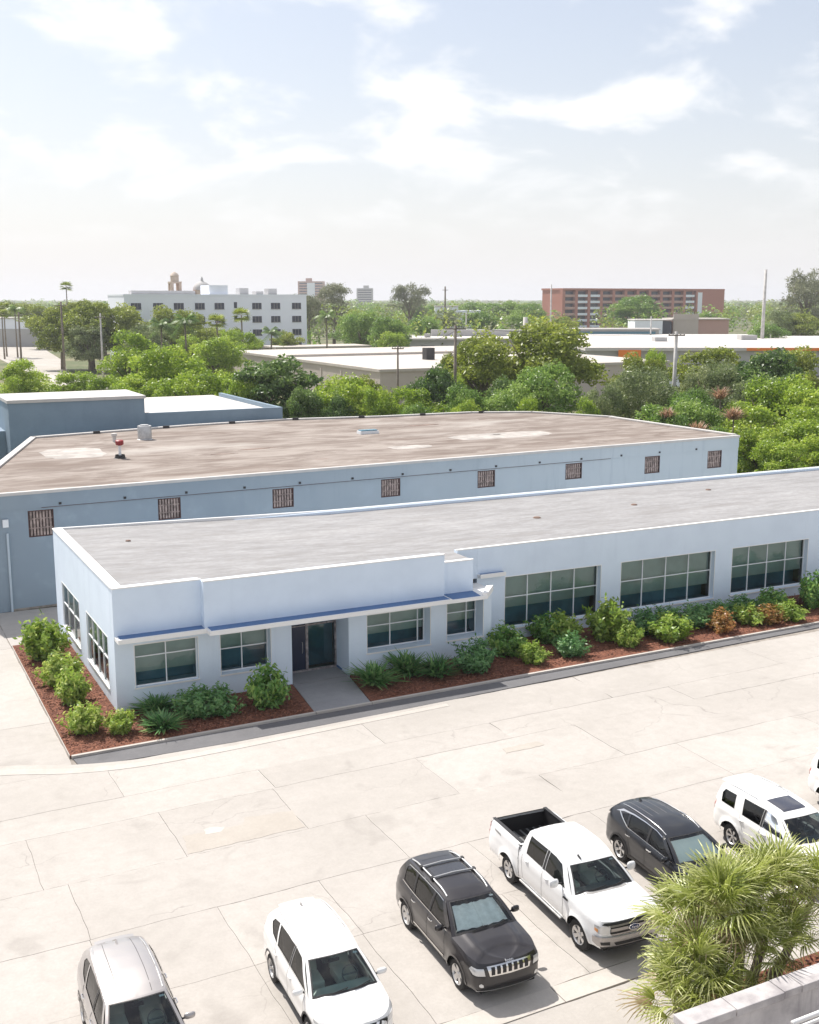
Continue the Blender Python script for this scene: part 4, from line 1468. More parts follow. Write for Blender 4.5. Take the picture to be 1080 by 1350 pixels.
# ---- compact crossovers (silver and white), both of the same body
def crossover(name, label, x, y_nose, rz, paint, seat, dash, glassy, white):
    P = dict(L=4.65, W=.92, zb=.28, lf=.93, lr=3.63, rw=.355, ra=.405, paint=paint, lcowl=1.06, lwt=1.88, lrt=4.20, lrb=4.52,
             ztop=[(0, .84), (.22, .92), (.6, .985), (1.06, 1.05), (1.6, 1.065), (3.0, 1.10), (3.8, 1.17), (4.3, 1.20), (4.65, 1.10)],
             roof=[(1.88, 1.53), (2.2, 1.595), (2.7, 1.625), (3.3, 1.615), (3.9, 1.57), (4.2, 1.52)],
             roofw=[(1.0, .70), (1.88, .64), (2.6, .655), (3.6, .64), (4.3, .58)],
             windows=[[(1.30, 1.10), (2.33, 1.125), (2.35, 1.565), (2.2, 1.545), (2.0, 1.505)],
                      [(2.43, 1.125), (3.26, 1.145), (3.44, 1.545), (2.9, 1.57), (2.44, 1.57)],
                      [(3.34, 1.155), (3.68, 1.22), (3.95, 1.38), (3.88, 1.47), (3.52, 1.54)]],
             glass=['side_glass', 'privacy_glass', 'privacy_glass'], shield=glassy, sticker=True, twin=white, tuck=.01,
             pillars=[[(2.345, 1.12), (2.42, 1.12), (2.43, 1.575), (2.36, 1.57)]],
             trim=[[(1.24, 1.062), (1.6, 1.083), (3.0, 1.118), (3.35, 1.14), (3.35, 1.152), (3.0, 1.132), (1.6, 1.097), (1.27, 1.078)]])
    c = Car(name, label, (x, y_nose + P['L'] / 2, 0), rz, P)
    c.body(); c.greenhouse(); c.interior(seat, dash)
    c.wheels(5, 'alloy', .23, .20)
    c.mirrors(paint, 1.34, 1.12, (.125, .07, .075), .03)
    c.handles([2.10, 3.12], .965, paint if white else 'chrome')
    c.lring('car_plastic', .05)
    sL = c.s_of
    c.wpatch('sill_cladding', [(sL(1.36), .285), (sL(3.2), .285), (sL(3.2), .38), (sL(1.36), .38)], 'car_plastic', .007)
    c.seams([[(1.34, .40), (1.26, .70), (1.28, 1.05)], [(2.39, .40), (2.39, 1.11)], [(3.22, .95), (3.40, 1.13)], [(2.39, .40), (3.06, .40), (3.10, .62), (3.22, .95)]], 'seam' if not white else 'seam_pale')
    # front: grille with V-shaped bright bar, headlamps, bumper intake
    c.wpatch('grille', [(0, .50), (.30, .50), (.44, .66), (.50, .80), (0, .80)], 'car_plastic', .006, join=True)
    c.wpatch('grille_bar', [(.16, .53), (.22, .53), (.44, .80), (.36, .80)], 'chrome', .014)
    c.wpatch('headlight', [(.54, .70), (.80, .72), (1.22, .84), (1.30, .90), (1.05, .885), (.60, .80)], 'lamp_clear', .008)
    c.wpatch('lower_intake', [(0, .30), (.62, .30), (.72, .38), (.60, .45), (0, .44)], 'car_plastic', .006, join=True)
    c.wpatch('fog_lamp', [(.74, .42), (.86, .42), (.90, .50), (.80, .52), (.74, .49)], 'lamp_clear', .008)
    c.wpatch('tail_lamp', [(c.S - .78, .92), (c.S - .46, .90), (c.S - .46, 1.02), (c.S - .92, 1.08)], 'lamp_red', .008)
    q = Vector(c.loc(c.wall(0, .70, .03)))
    m = MB(); m.lathe([(.062, 0), (.062, .014), (.048, .014), (.048, 0)], axis='y', n=20); e = m.build('emblem', 'chrome', c.root); e.location = q; e.rotation_euler = (.25, 0, math.pi)
    m = MB(); m.box(-.08, .08, .0, .012, -.014, .014); m.build('emblem_bar', 'chrome', e)
    # roof
    c.roofline(.045, 'roof_rail', 'galv' if not white else 'paint_silver', .03, .95, .013, .012)
    c.fin(.5, .88, 'paint_silver')
    for u in ((.20, .80) if white else (.235, .765)):
        c.roofpatch('roof_groove', u - .004, u + .004, .06 if white else .02, .95, 'seam_pale' if white else 'seam', .002, 1, 14)
    m = MB(); m.grid(lambda u, v: tuple(Vector(c.roof(.12 + .76 * u, .985 + .015 * v)) + Vector((0, .02 + .16 * v, -.015 - .02 * v))), 8, 2); c.mk('spoiler', [tuple(v) for v in m.v], m.f, paint)
    return c
crossover('crossover_car', 'silver compact crossover with ribbed roof and pale seats', 4.62, 20.30, R(-1.5), 'paint_silver', 'seat_light', 'dash_dark', 'shield_glass_dark', False)
crossover('crossover_car', 'white compact crossover with plain white roof and black grille', 9.00, 19.95, R(-2.2), 'paint_white', 'seat_light', 'dash_light', 'shield_glass_dark', True)

# ---- charcoal sport utility with cross bars and seven-slot grille
P = dict(L=4.82, W=.965, zb=.32, lf=.93, lr=3.84, rw=.375, ra=.43, paint='paint_charcoal', lcowl=1.28, lwt=2.08, lrt=4.36, lrb=4.70, nose=.22, nose_slope=.16, bow=.13,
         ztop=[(0, .98), (.2, 1.035), (.6, 1.09), (1.28, 1.13), (1.8, 1.13), (3.4, 1.145), (4.3, 1.18), (4.82, 1.12)],
         roof=[(2.08, 1.61), (2.4, 1.665), (3.0, 1.69), (3.7, 1.68), (4.36, 1.62)],
         roofw=[(1.2, .69), (2.08, .66), (2.8, .68), (3.8, .67), (4.4, .62)],
         windows=[[(1.60, 1.165), (2.50, 1.17), (2.50, 1.63), (2.35, 1.61), (2.20, 1.585)],
                  [(2.60, 1.17), (3.42, 1.18), (3.52, 1.62), (2.60, 1.64)],
                  [(3.50, 1.185), (4.12, 1.24), (4.20, 1.52), (4.05, 1.585), (3.62, 1.61)]],
         trim=[[(1.56, 1.138), (2.5, 1.150), (3.4, 1.158), (4.18, 1.20), (4.18, 1.215), (3.4, 1.175), (2.5, 1.165), (1.58, 1.153)],
               [(2.14, 1.60), (2.4, 1.645), (3.0, 1.665), (3.7, 1.652), (4.15, 1.60), (4.15, 1.588), (3.7, 1.638), (3.0, 1.651), (2.4, 1.632), (2.16, 1.59)]],
         pillars=[[(2.51, 1.165), (2.59, 1.165), (2.59, 1.64), (2.51, 1.635)], [(3.43, 1.18), (3.49, 1.182), (3.61, 1.615), (3.535, 1.62)]],
         glass=['side_glass', 'privacy_glass', 'privacy_glass'], shield='shield_glass', sticker=True, rimk=.68, flare=.035)
c = Car('sport_utility_car', 'charcoal sport utility car with roof cross bars and chrome slotted grille', (12.98, 20.40 + 2.41, 0), R(-2.0), P)
c.body(); c.greenhouse(); c.interior('seat_dark', 'dash_dark')
c.wheels(5, 'alloy', .26, .30)
c.mirrors('paint_charcoal', 1.66, 1.22, (.115, .07, .085), .05)
c.handles([2.28, 3.26], 1.03, 'chrome')
c.lring('paint_charcoal', .055)
c.seams([[(1.60, .42), (1.56, .8), (1.60, 1.12)], [(2.55, .42), (2.55, 1.15)], [(2.55, .42), (3.36, .42), (3.40, .70), (3.52, 1.0), (3.48, 1.15)]])
sL = c.s_of
c.wpatch('side_moulding', [(sL(1.62), .46), (sL(3.3), .46), (sL(3.3), .50), (sL(1.62), .50)], 'chrome', .012)
c.wpatch('grille', [(0, .70), (.53, .72), (.60, .95), (0, .95)], 'chrome', .012, join=True)
for k in range(-3, 4):
    a = k * .148
    poly = [(a - .045, .745), (a + .045, .745), (a + .050, .925), (a - .050, .925)]
    pts, tr = panel(poly, [], .06)
    V = []
    for q, z in pts:
        w = c.wall(abs(q), z, .018)
        V.append(c.loc(w, 1 if q >= 0 else -1))
    c.mk('grille_slot', V, tr, 'car_plastic')
c.wpatch('headlight', [(.64, .74), (.98, .76), (1.10, .86), (1.04, .93), (.68, .91)], 'lamp_clear', .010)
c.wpatch('headlight_bezel', [(.62, .70), (1.02, .72), (1.14, .84), (1.06, .76), (.64, .735)], 'car_plastic', .010)
c.wpatch('fog_lamp', [(.68, .47), (.74, .46), (.79, .49), (.79, .54), (.74, .56), (.69, .53)], 'lamp_clear', .012)
c.wpatch('lower_intake', [(0, .34), (.60, .36), (.56, .44), (0, .43)], 'car_plastic', .006, join=True)
c.wpatch('bumper_trim', [(0, .32), (.9, .34), (.9, .37), (0, .345)], 'galv', .012, join=True)
c.wpatch('tail_lamp', [(c.S - .85, .95), (c.S - .50, .95), (c.S - .50, 1.1), (c.S - .92, 1.12)], 'lamp_red', .008)
letters('Jeep', .13, 'chrome', c.root, Vector(c.loc(c.wall(0, .965, .02))) + Vector((0, -.005, .03)), (R(52), 0, 0))
c.roofline(.075, 'roof_rail', 'galv', .06, .96, .022, .05)
for v in (.40, .68):
    pa, pb = Vector(c.roof(.06, v)), Vector(c.roof(.94, v))
    m = MB(); m.tube([pa + Vector((0, 0, .055)), pa.lerp(pb, .5) + Vector((0, 0, .085)), pb + Vector((0, 0, .055))], .022, 8); cb = m.build('cross_bar', 'alloy', c.root, sharp=60)
    for p_ in (pa, pb):
        m = MB(); m.box(p_.x - .035, p_.x + .035, p_.y - .05, p_.y + .05, p_.z + .0, p_.z + .085); m.build('bar_foot', 'car_plastic', cb)
c.roofpatch('roof_glass', .16, .84, .44, .70, 'roof_black', .004)
c.roofpatch('roof_grain', .2, .8, .84, .845, 'seam', .004, 6, 1)
# folded silver sun shade behind the windscreen
m = MB(); m.grid(lambda u, v: tuple(Vector(c.shield(.10 + .80 * u, .12 + .70 * v)) + Vector((0, .05 + .005 * math.sin(u * 30), -.05 + .008 * math.sin(u * 30) - (.02 if .47 < u < .50 else 0)))), 60, 6)
c.mk('sun_shade', [tuple(v) for v in m.v], m.f, 'sunshade_silver', angle=80)
hr = [(Vector(c.hood(.5 + d, .35 + .5 * k / 6)) + Vector((0, 0, .004))) for d in (0,) for k in range(7)]

# ---- white crew cab pickup
P = dict(L=5.89, W=1.01, zb=.42, lf=.98, lr=4.64, rw=.395, ra=.475, paint='paint_white_cool', cat='pickup truck', lcowl=1.36, lwt=2.02, lrt=3.93, lrb=4.02, nose=.20, nose_slope=.04, bow=.12, bow_t=.06, bed=True, floor=.78, seat_z=.74,
         ztop=[(0, 1.12), (.18, 1.165), (.6, 1.205), (1.36, 1.25), (2.0, 1.25), (4.02, 1.26), (4.06, 1.385), (5.5, 1.40), (5.89, 1.40)],
         roof=[(2.02, 1.74), (2.3, 1.82), (2.8, 1.86), (3.5, 1.85), (3.93, 1.81)],
         roofw=[(1.3, .74), (2.02, .70), (2.7, .73), (3.6, .72), (4.0, .70)],
         windows=[[(1.72, 1.275), (2.72, 1.29), (2.72, 1.78), (2.45, 1.765), (2.16, 1.70)],
                  [(2.86, 1.29), (3.72, 1.30), (3.76, 1.76), (2.86, 1.785)]],
         pillars=[[(2.735, 1.28), (2.845, 1.28), (2.845, 1.79), (2.735, 1.785)]],
         glass=['side_glass', 'privacy_glass'], shield='shield_glass_dark', sticker=True, rimk=.64, flare=.05, fillet=.12, fillet_w=.045, tumble=.03, crease=1.02, hood_ridge=.03, hood_crown=.06)
c = Car('pickup_truck', 'white crew cab pickup truck with open black bed and silver grille', (16.62, 20.42 + 5.89 / 2, 0), R(-3.0), P)
c.body(); c.greenhouse(); c.interior('seat_light', 'dash_dark')
c.wheels(6, 'alloy', .28, .22, turn=R(4))
c.mirrors('paint_white_cool', 1.86, 1.40, (.13, .08, .12), .10)
c.handles([2.46, 3.50], 1.14, 'paint_white_cool')
c.lring('paint_white_cool', .07)
c.seams([[(1.74, .50), (1.70, .9), (1.72, 1.24)], [(2.79, .50), (2.79, 1.25)], [(3.86, .98), (3.86, 1.25)], [(2.79, .50), (3.80, .50), (3.86, .98)], [(4.045, .46), (4.045, 1.37)]], 'seam_pale')
c.seams([[(4.045, .46), (4.045, 1.38)]], 'seam', .012)
sL = c.s_of
# bed: rails, liner, floor
hw, l0, l1 = 1.01 - .20, 4.14, 5.78
outer = [(.92, 4.05)] + [(c.wall(sL(l), c.top(l))[0], l) for l in np.linspace(4.08, 5.5, 8)]
qs = np.linspace(sL(5.55), c.S, 40)
outer += [c.wall(q, 1.40)[:2] for q in qs]
outer = outer + [(-a, b) for a, b in outer[::-1][1:]]
hole = [(hw, l0), (hw, l1), (-hw, l1), (-hw, l0)]
pts, tr = panel(outer, [hole], .12)
c.mk('bed_rail', [c.loc((a, b, c.top(min(max(b, 4.06), 5.8)) + .006)) for a, b in pts], tr, 'paint_white_cool', fix=True)
m = MB(); m.box(-hw - .005, hw + .005, l0 - 2.945 - .01, l1 - 2.945 + .01, .84, .87)
m.build('bed_floor', 'car_plastic', c.root)
m = MB()
for a, b in (((-hw, l0), (hw, l0)), ((hw, l0), (hw, l1)), ((hw, l1), (-hw, l1)), ((-hw, l1), (-hw, l0))):
    m.add([c.loc((a[0], a[1], .87)), c.loc((b[0], b[1], .87)), c.loc((b[0], b[1], 1.40)), c.loc((a[0], a[1], 1.40))], [(0, 1, 2, 3)])
m.build('bed_liner', 'car_plastic', c.root)
m = MB()
for k in range(7):
    x = -hw + .15 + k * (2 * hw - .3) / 6
    m.box(x - .03, x + .03, l0 - 2.945 + .03, l1 - 2.945 - .03, .871, .885)
m.build('bed_rib', 'dash_dark', c.root)
for sg in (1, -1):
    m = MB(); m.box(sg * (hw + .03) - .05, sg * (hw + .03) + .05, l0 - 2.945, l1 - 2.945, 1.412, 1.428); m.build('rail_cap', 'car_plastic', c.root)
    m = MB(); m.box(sg * .93 - .075, sg * .93 + .075, 1.80 - 2.945, 3.98 - 2.945, .38, .43); m.build('running_board', 'galv', c.root, bevel=.015)
# face
c.wpatch('grille', [(0, .78), (.60, .78), (.66, .86), (.64, 1.06), (0, 1.08)], 'car_plastic', .008, join=True)
c.wpatch('grille_bar', [(.13, .90), (.64, .90), (.64, .985), (.13, .985)], 'paint_silver', .026)
c.wpatch('grille_bar', [(0, 1.03), (.66, 1.02), (.66, 1.06), (0, 1.07)], 'paint_silver', .020, join=True)
c.wpatch('grille_bar', [(0, .80), (.62, .80), (.64, .84), (0, .84)], 'paint_silver', .020, join=True)
c.wpatch('hood_deflector', [(0, 1.085), (.74, 1.065), (.88, 1.09), (.80, 1.125), (0, 1.125)], 'car_plastic', .035, join=True)
c.wpatch('headlight', [(.68, .84), (.98, .85), (1.10, .90), (1.10, 1.04), (.70, 1.05)], 'lamp_clear', .010)
c.wpatch('indicator', [(.98, .87), (1.09, .89), (1.09, .97), (.98, .96)], 'lamp_amber', .014)
c.wpatch('bumper', [(0, .50), (.98, .52), (1.14, .58), (1.14, .74), (.95, .77), (0, .76)], 'paint_silver', .040, join=True)
c.wpatch('bumper_opening', [(0, .53), (.50, .53), (.56, .62), (0, .62)], 'car_plastic', .046, join=True)
c.wpatch('tow_hook_bay', [(.66, .56), (.88, .57), (.90, .65), (.66, .65)], 'car_plastic', .046)
c.wpatch('air_dam', [(0, .40), (.90, .42), (.92, .50), (0, .50)], 'car_plastic', .012, join=True)
c.wpatch('tail_lamp', [(c.S - 1.02, .95), (c.S - .86, .95), (c.S - .86, 1.32), (c.S - 1.02, 1.32)], 'lamp_red', .008)
c.wpatch('vent_badge', [(sL(1.46), 1.06), (sL(1.70), 1.06), (sL(1.66), 1.12), (sL(1.44), 1.12)], 'car_plastic', .012)
c.wpatch('bed_decal', [(sL(5.05), 1.20), (sL(5.42), 1.23), (sL(5.45), 1.28), (sL(5.10), 1.26)], 'seam_pale', .006)
q = Vector(c.loc(c.wall(0, .945, .045)))
m = MB(); m.lathe([(0, .016), (.10, .014), (.115, .006), (.118, -.02)], axis='y', n=28); e = m.build('emblem', 'emblem_blue', c.root, sharp=30)
for v in e.data.vertices:
    v.co = (v.co.x * 1.35, -v.co.y, v.co.z * .62)
e.location = q
m = MB(); m.lathe([(.108, .012), (.122, .012), (.122, -.01)], axis='y', n=28); e2 = m.build('emblem_rim', 'chrome', e)
for v in e2.data.vertices:
    v.co = (v.co.x * 1.35, -v.co.y, v.co.z * .62)
letters('Ford', .085, 'chrome', e, (0, -.02, 0), (R(90), R(0), 0))
c.fin(.30, .07, 'car_plastic')
m = MB(); m.grid(lambda u, v: tuple(Vector(c.hood(.14 + .72 * u, .93 + .06 * v)) + Vector((0, 0, .004))), 12, 1); c.mk('cowl_panel', [tuple(v) for v in m.v], m.f, 'seam_pale')

# ---- black crossover with bright window arc and pale sun shade
P = dict(L=4.63, W=.93, zb=.30, lf=.90, lr=3.65, rw=.365, ra=.42, paint='paint_black', lcowl=1.04, lwt=1.86, lrt=4.24, lrb=4.52,
         ztop=[(0, .88), (.22, .95), (.6, 1.0), (1.04, 1.06), (1.6, 1.08), (3.0, 1.13), (3.7, 1.19), (4.3, 1.23), (4.63, 1.12)],
         roof=[(1.86, 1.50), (2.2, 1.565), (2.7, 1.595), (3.4, 1.575), (3.9, 1.53), (4.24, 1.47)],
         roofw=[(1.0, .72), (1.86, .64), (2.6, .65), (3.6, .62), (4.3, .56)],
         windows=[[(1.32, 1.115), (2.36, 1.14), (2.38, 1.535), (2.2, 1.52), (1.98, 1.475)],
                  [(2.46, 1.145), (3.32, 1.175), (3.42, 1.50), (2.9, 1.54), (2.47, 1.54)],
                  [(3.42, 1.21), (3.72, 1.32), (3.74, 1.40), (3.50, 1.485)]],
         trim=[[(1.22, 1.075), (2.4, 1.118), (3.35, 1.155), (3.95, 1.40), (3.90, 1.41), (3.33, 1.172), (2.4, 1.135), (1.24, 1.092)],
               [(1.92, 1.475), (2.2, 1.545), (2.7, 1.575), (3.3, 1.555), (3.85, 1.49), (4.1, 1.36), (3.95, 1.40), (3.75, 1.46), (3.3, 1.525), (2.7, 1.555), (2.2, 1.53), (1.95, 1.462)]],
         pillars=[[(2.375, 1.135), (2.45, 1.14), (2.46, 1.545), (2.39, 1.54)]],
         glass=['side_glass', 'privacy_glass', 'privacy_glass'], shield='shield_glass', rimk=.70, crease=.95, flare=.03, twin=True)
c = Car('crossover_car', 'glossy black crossover with bright window arc and pale windscreen shade', (20.12, 21.03 + 2.315, 0), R(-3.0), P)
c.body(); c.greenhouse(); c.interior('seat_dark', 'dash_dark')
c.wheels(5, 'alloy', .24, .24)
c.mirrors('paint_black', 1.36, 1.14, (.12, .07, .08), .03)
c.handles([2.12, 3.14], .985, 'chrome')
c.lring('car_plastic', .055)
sL = c.s_of
c.wpatch('sill_cladding', [(sL(1.36), .305), (sL(3.2), .305), (sL(3.2), .43), (sL(1.36), .43)], 'car_plastic', .007)
c.seams([[(1.34, .44), (1.26, .70), (1.28, 1.06)], [(2.41, .44), (2.41, 1.12)], [(2.41, .44), (3.06, .44), (3.24, .95), (3.36, 1.14)]])
c.wpatch('grille', [(0, .46), (.62, .50), (.86, .72), (0, .80)], 'car_plastic', .008, join=True)
c.wpatch('headlight', [(.90, .52), (1.06, .54), (1.10, .72), (.94, .72)], 'lamp_clear', .010)
c.wpatch('tail_lamp', [(c.S - .80, .95), (c.S - .46, .95), (c.S - .46, 1.06), (c.S - .90, 1.12)], 'lamp_red', .008)
c.roofline(.06, 'roof_rail', 'chrome', .03, .93, .014, .02)
c.fin(.5, .86, 'paint_black')
for u in (.22, .40, .60, .78):
    c.roofpatch('roof_groove', u - .003, u + .003, .42, .92, 'seam_pale', .002, 1, 10)
m = MB(); m.grid(lambda u, v: tuple(Vector(c.shield(.08 + .84 * u, .10 + .74 * v)) + Vector((0, .05, -.05))), 10, 6)
c.mk('sun_shade', [tuple(v) for v in m.v], m.f, 'sunshade_pale')

# ---- white body-on-frame sport utility with sunroof
def suv4(x, y_nose, rz, name, label):
    P = dict(L=4.83, W=.96, zb=.40, lf=.92, lr=3.71, rw=.39, ra=.47, paint='paint_white', lcowl=1.28, lwt=1.98, lrt=4.50, lrb=4.72, nose=.24, nose_slope=.12,
             ztop=[(0, 1.05), (.2, 1.12), (.6, 1.155), (1.28, 1.19), (2.0, 1.19), (3.4, 1.20), (4.4, 1.22), (4.83, 1.16)],
             roof=[(1.98, 1.66), (2.3, 1.72), (2.9, 1.755), (3.7, 1.755), (4.50, 1.72)],
             roofw=[(1.2, .69), (1.98, .67), (2.8, .69), (3.8, .69), (4.5, .67)],
             windows=[[(1.60, 1.215), (2.50, 1.22), (2.50, 1.69), (2.35, 1.67), (2.12, 1.62)],
                      [(2.60, 1.22), (3.36, 1.225), (3.44, 1.68), (2.60, 1.695)],
                      [(3.72, 1.26), (4.32, 1.26), (4.38, 1.50), (4.30, 1.63), (3.78, 1.65)]],
             pillars=[[(2.51, 1.215), (2.59, 1.215), (2.59, 1.70), (2.51, 1.695)]],
             glass=['side_glass', 'privacy_glass', 'privacy_glass'], shield='shield_glass_dark', sticker=True, rimk=.62, flare=.06, twin=True, crease=1.05)
    c = Car(name, label, (x, y_nose + 2.415, 0), rz, P)
    c.body(); c.greenhouse(); c.interior('seat_dark', 'dash_dark')
    c.wheels(6, 'alloy', .27, .22)
    c.mirrors('paint_white', 1.58, 1.20, (.125, .075, .095), .05)
    c.handles([2.26, 3.22], 1.08, 'paint_white')
    c.lring('paint_white', .07)
    c.seams([[(1.60, .50), (1.56, .8), (1.60, 1.18)], [(2.55, .50), (2.55, 1.20)], [(2.55, .50), (3.12, .50), (3.30, .95), (3.46, 1.20)]], 'seam_pale')
    c.wpatch('grille', [(0, .70), (.50, .72), (.54, .98), (0, 1.0)], 'car_plastic', .010, join=True)
    c.wpatch('grille_bar', [(0, .84), (.50, .84), (.50, .88), (0, .88)], 'chrome', .020, join=True)
    c.wpatch('headlight', [(.62, .82), (.98, .84), (1.12, .94), (1.06, 1.03), (.64, 1.0)], 'lamp_clear', .010)
    c.wpatch('lower_intake', [(0, .44), (.62, .46), (.60, .58), (0, .58)], 'car_plastic', .008, join=True)
    c.wpatch('tail_lamp', [(c.S - .95, .92), (c.S - .70, .92), (c.S - .70, 1.14), (c.S - 1.0, 1.14)], 'lamp_red', .008)
    c.roofline(.075, 'roof_rail', 'galv', .30, .96, .016, .035)
    c.roofpatch('sunroof', .20, .80, .09, .36, 'sunroof', .006)
    m = MB(); m.grid(lambda u, v: tuple(Vector(c.roof(.10 + .80 * u, .99 + .01 * v)) + Vector((0, .01 + .20 * v, .012 - .01 * v))), 8, 2); c.mk('spoiler', [tuple(v) for v in m.v], m.f, 'paint_white')
    m = MB(); m.grid(lambda u, v: tuple(Vector(c.hood(.36 + .28 * u, .30 + .10 * v)) + Vector((0, 0, .012 + .02 * v))), 6, 2); c.mk('hood_scoop', [tuple(v) for v in m.v], m.f, 'paint_white')
    return c
suv4(23.58, 20.05, R(-3.0), 'sport_utility_car', 'white boxy sport utility car with dark sunroof panel')
suv4(28.02, 20.55, R(-3.0), 'sport_utility_car', 'white car parked beyond the white sport utility with the sunroof')
# ------------------------------------------------------------------ foliage
def leaf_mesh(name, V, tint, mat, nv=4):
    n = len(V) // nv
    me = bpy.data.meshes.new(name)
    me.vertices.add(len(V))
    me.vertices.foreach_set('co', np.ascontiguousarray(V, dtype=np.float32).ravel())
    me.loops.add(len(V))
    me.loops.foreach_set('vertex_index', np.arange(len(V), dtype=np.int32))
    me.polygons.add(n)
    me.polygons.foreach_set('loop_start', np.arange(0, len(V), nv, dtype=np.int32))
    me.polygons.foreach_set('loop_total', np.full(n, nv, dtype=np.int32))
    a = me.attributes.new('tint', 'FLOAT', 'POINT')
    a.data.foreach_set('value', np.ascontiguousarray(tint, dtype=np.float32))
    me.materials.append(MATS[mat])
    me.update(calc_edges=True)
    return me
def unit(v):
    return v / np.maximum(np.linalg.norm(v, axis=-1, keepdims=True), 1e-6)
def leaves(r, C, N, L, w, droop=.25, jitter=.8):
    """rhombic leaves at C facing roughly N"""
    n = len(C)
    nn = unit(N + r.normal(0, jitter, (n, 3)))
    d = r.normal(0, 1, (n, 3)); d[:, 2] -= droop
    d = unit(d - nn * np.sum(d * nn, 1, keepdims=True))
    e = np.cross(nn, d)
    LL = (L * r.uniform(.65, 1.35, n))[:, None]; ww = (w * r.uniform(.7, 1.3, n))[:, None]
    return np.stack([C - d * LL / 2, C + e * ww / 2 + d * LL * .05, C + d * LL / 2, C - e * ww / 2 + d * LL * .05], 1).reshape(-1, 3)
def blobs_crown(seed, R0, z0, z1, nb, nl, L, w, br=(.30, .46), spread=.8, ragged=.12, tintv=.22):
    r = np.random.default_rng(seed)
    H = z1 - z0
    th = r.uniform(0, 2 * np.pi, nb); zz = r.uniform(-.85, 1, nb)
    rad = np.sqrt(np.maximum(0, 1 - zz ** 2 * .85)) * r.uniform(.35, spread, nb)
    c = np.stack([np.cos(th) * rad * R0, np.sin(th) * rad * R0, z0 + H * (.5 + .36 * zz)], 1)
    c[0] = (0, 0, z0 + H * .55)
    b = r.uniform(br[0], br[1], nb) * R0
    b[0] = .55 * R0
    wt = b ** 2; k = r.choice(nb, nl, p=wt / wt.sum())
    u = unit(r.normal(0, 1, (nl, 3)))
    u[:, 2] = np.where(u[:, 2] < -.3, -u[:, 2] * .6, u[:, 2])
    rr = 1 - np.abs(r.normal(0, .16, nl))
    rr += np.where(r.random(nl) < ragged, r.uniform(0, .28, nl), 0)
    lump = 1 + .13 * np.sin(u[:, 0] * 7 + k) * np.sin(u[:, 1] * 6 + k * 2) + .09 * np.sin(u[:, 2] * 11 + k * 3)
    vz = np.minimum(1, H * .32 / np.maximum(b[k], .1))
    C = c[k] + u * (b[k] * rr * lump)[:, None] * np.stack([np.ones(nl), np.ones(nl), np.clip(vz, .6, 1)], 1)
    C[:, 2] = np.maximum(C[:, 2], .05)
    V = leaves(r, C, u, L, w)
    bt = r.uniform(-.24, .22, nb)
    t = np.clip(.5 + bt[k] + r.normal(0, tintv, nl), 0, 1)
    return V, np.repeat(t, 4)
def trunk_mesh(seed, R0, z0, z1, rt, nlimb=6):
    rr = random.Random(seed)
    m = MB()
    top = z0 + (z1 - z0) * .55
    m.tube([(0, 0, -.2), (rr.uniform(-.1, .1), rr.uniform(-.1, .1), top * .35), (rr.uniform(-.25, .25), rr.uniform(-.25, .25), top * .7), (rr.uniform(-.3, .3), rr.uniform(-.3, .3), top)], [rt * 1.25, rt, rt * .75, rt * .35], 7)
    for k in range(nlimb):
        a = 2 * math.pi * (k + rr.random() * .6) / nlimb
        h = top * rr.uniform(.35, .75)
        q = R0 * rr.uniform(.45, .8)
        m.tube([(0, 0, h), (math.cos(a) * q * .45, math.sin(a) * q * .45, h + (z1 - h) * .30), (math.cos(a) * q, math.sin(a) * q, h + (z1 - h) * rr.uniform(.45, .7))], [rt * .5, rt * .35, rt * .12], 5)
    return mesh_from('trunk', m.v, m.f, 'bark', True)
# master meshes: crown radius 3.5 m, top at 9 m
TREE = {}
for kind, nb, nl, L, w, br, spread, z0 in (('lime', 46, 14000, .28, .15, (.15, .36), .92, .9), ('fresh', 42, 14000, .27, .135, (.16, .38), .90, .8), ('deep', 42, 14000, .30, .165, (.18, .38), .90, .6), ('olive', 50, 14500, .28, .145, (.14, .34), .94, 1.0), ('grey', 46, 12000, .32, .10, (.15, .34), .95, .6), ('wispy', 34, 5200, .42, .10, (.18, .32), .95, 1.6)):
    TREE[kind] = []
    for k in range(3):
        V, t_ = blobs_crown(hash_ := (len(kind) * 131 + k * 977 + nb * 7), 3.5, z0, 9.0, nb, nl, L, w, br, spread, .16 if kind != 'wispy' else .35)
        TREE[kind].append((leaf_mesh('crown', V, t_, 'leaf_' + kind), trunk_mesh(k * 13 + nb, 3.5, z0, 9.0, .22)))
LBL = {'lime': ('bushy bright yellow-green tree', 'bright yellow-green trees'), 'fresh': ('rounded fresh green tree', 'fresh green trees'), 'deep': ('dense dark green tree', 'dark green trees'),
       'olive': ('broad olive-green tree', 'olive-green trees'), 'grey': ('loose grey-green tree', 'grey-green trees'), 'wispy': ('tall feathery grey tree', 'feathery trees')}
trng = random.Random(11)
def tree(kind, x, y, top, r, where, group, size=''):
    cm, tm = TREE[kind][trng.randrange(3)]
    o = empty('broadleaf_tree' if kind != 'wispy' else 'casuarina_tree', (x, y, -.1), trng.uniform(0, 6.28), size + LBL[kind][0] + ' ' + where, 'tree', LBL[kind][1] + ' ' + group)
    s, sz = r / 3.5, top / 9.0
    o.scale = (s, s, sz)
    obj('crown', cm, o); obj('trunk', tm, o)
    return o
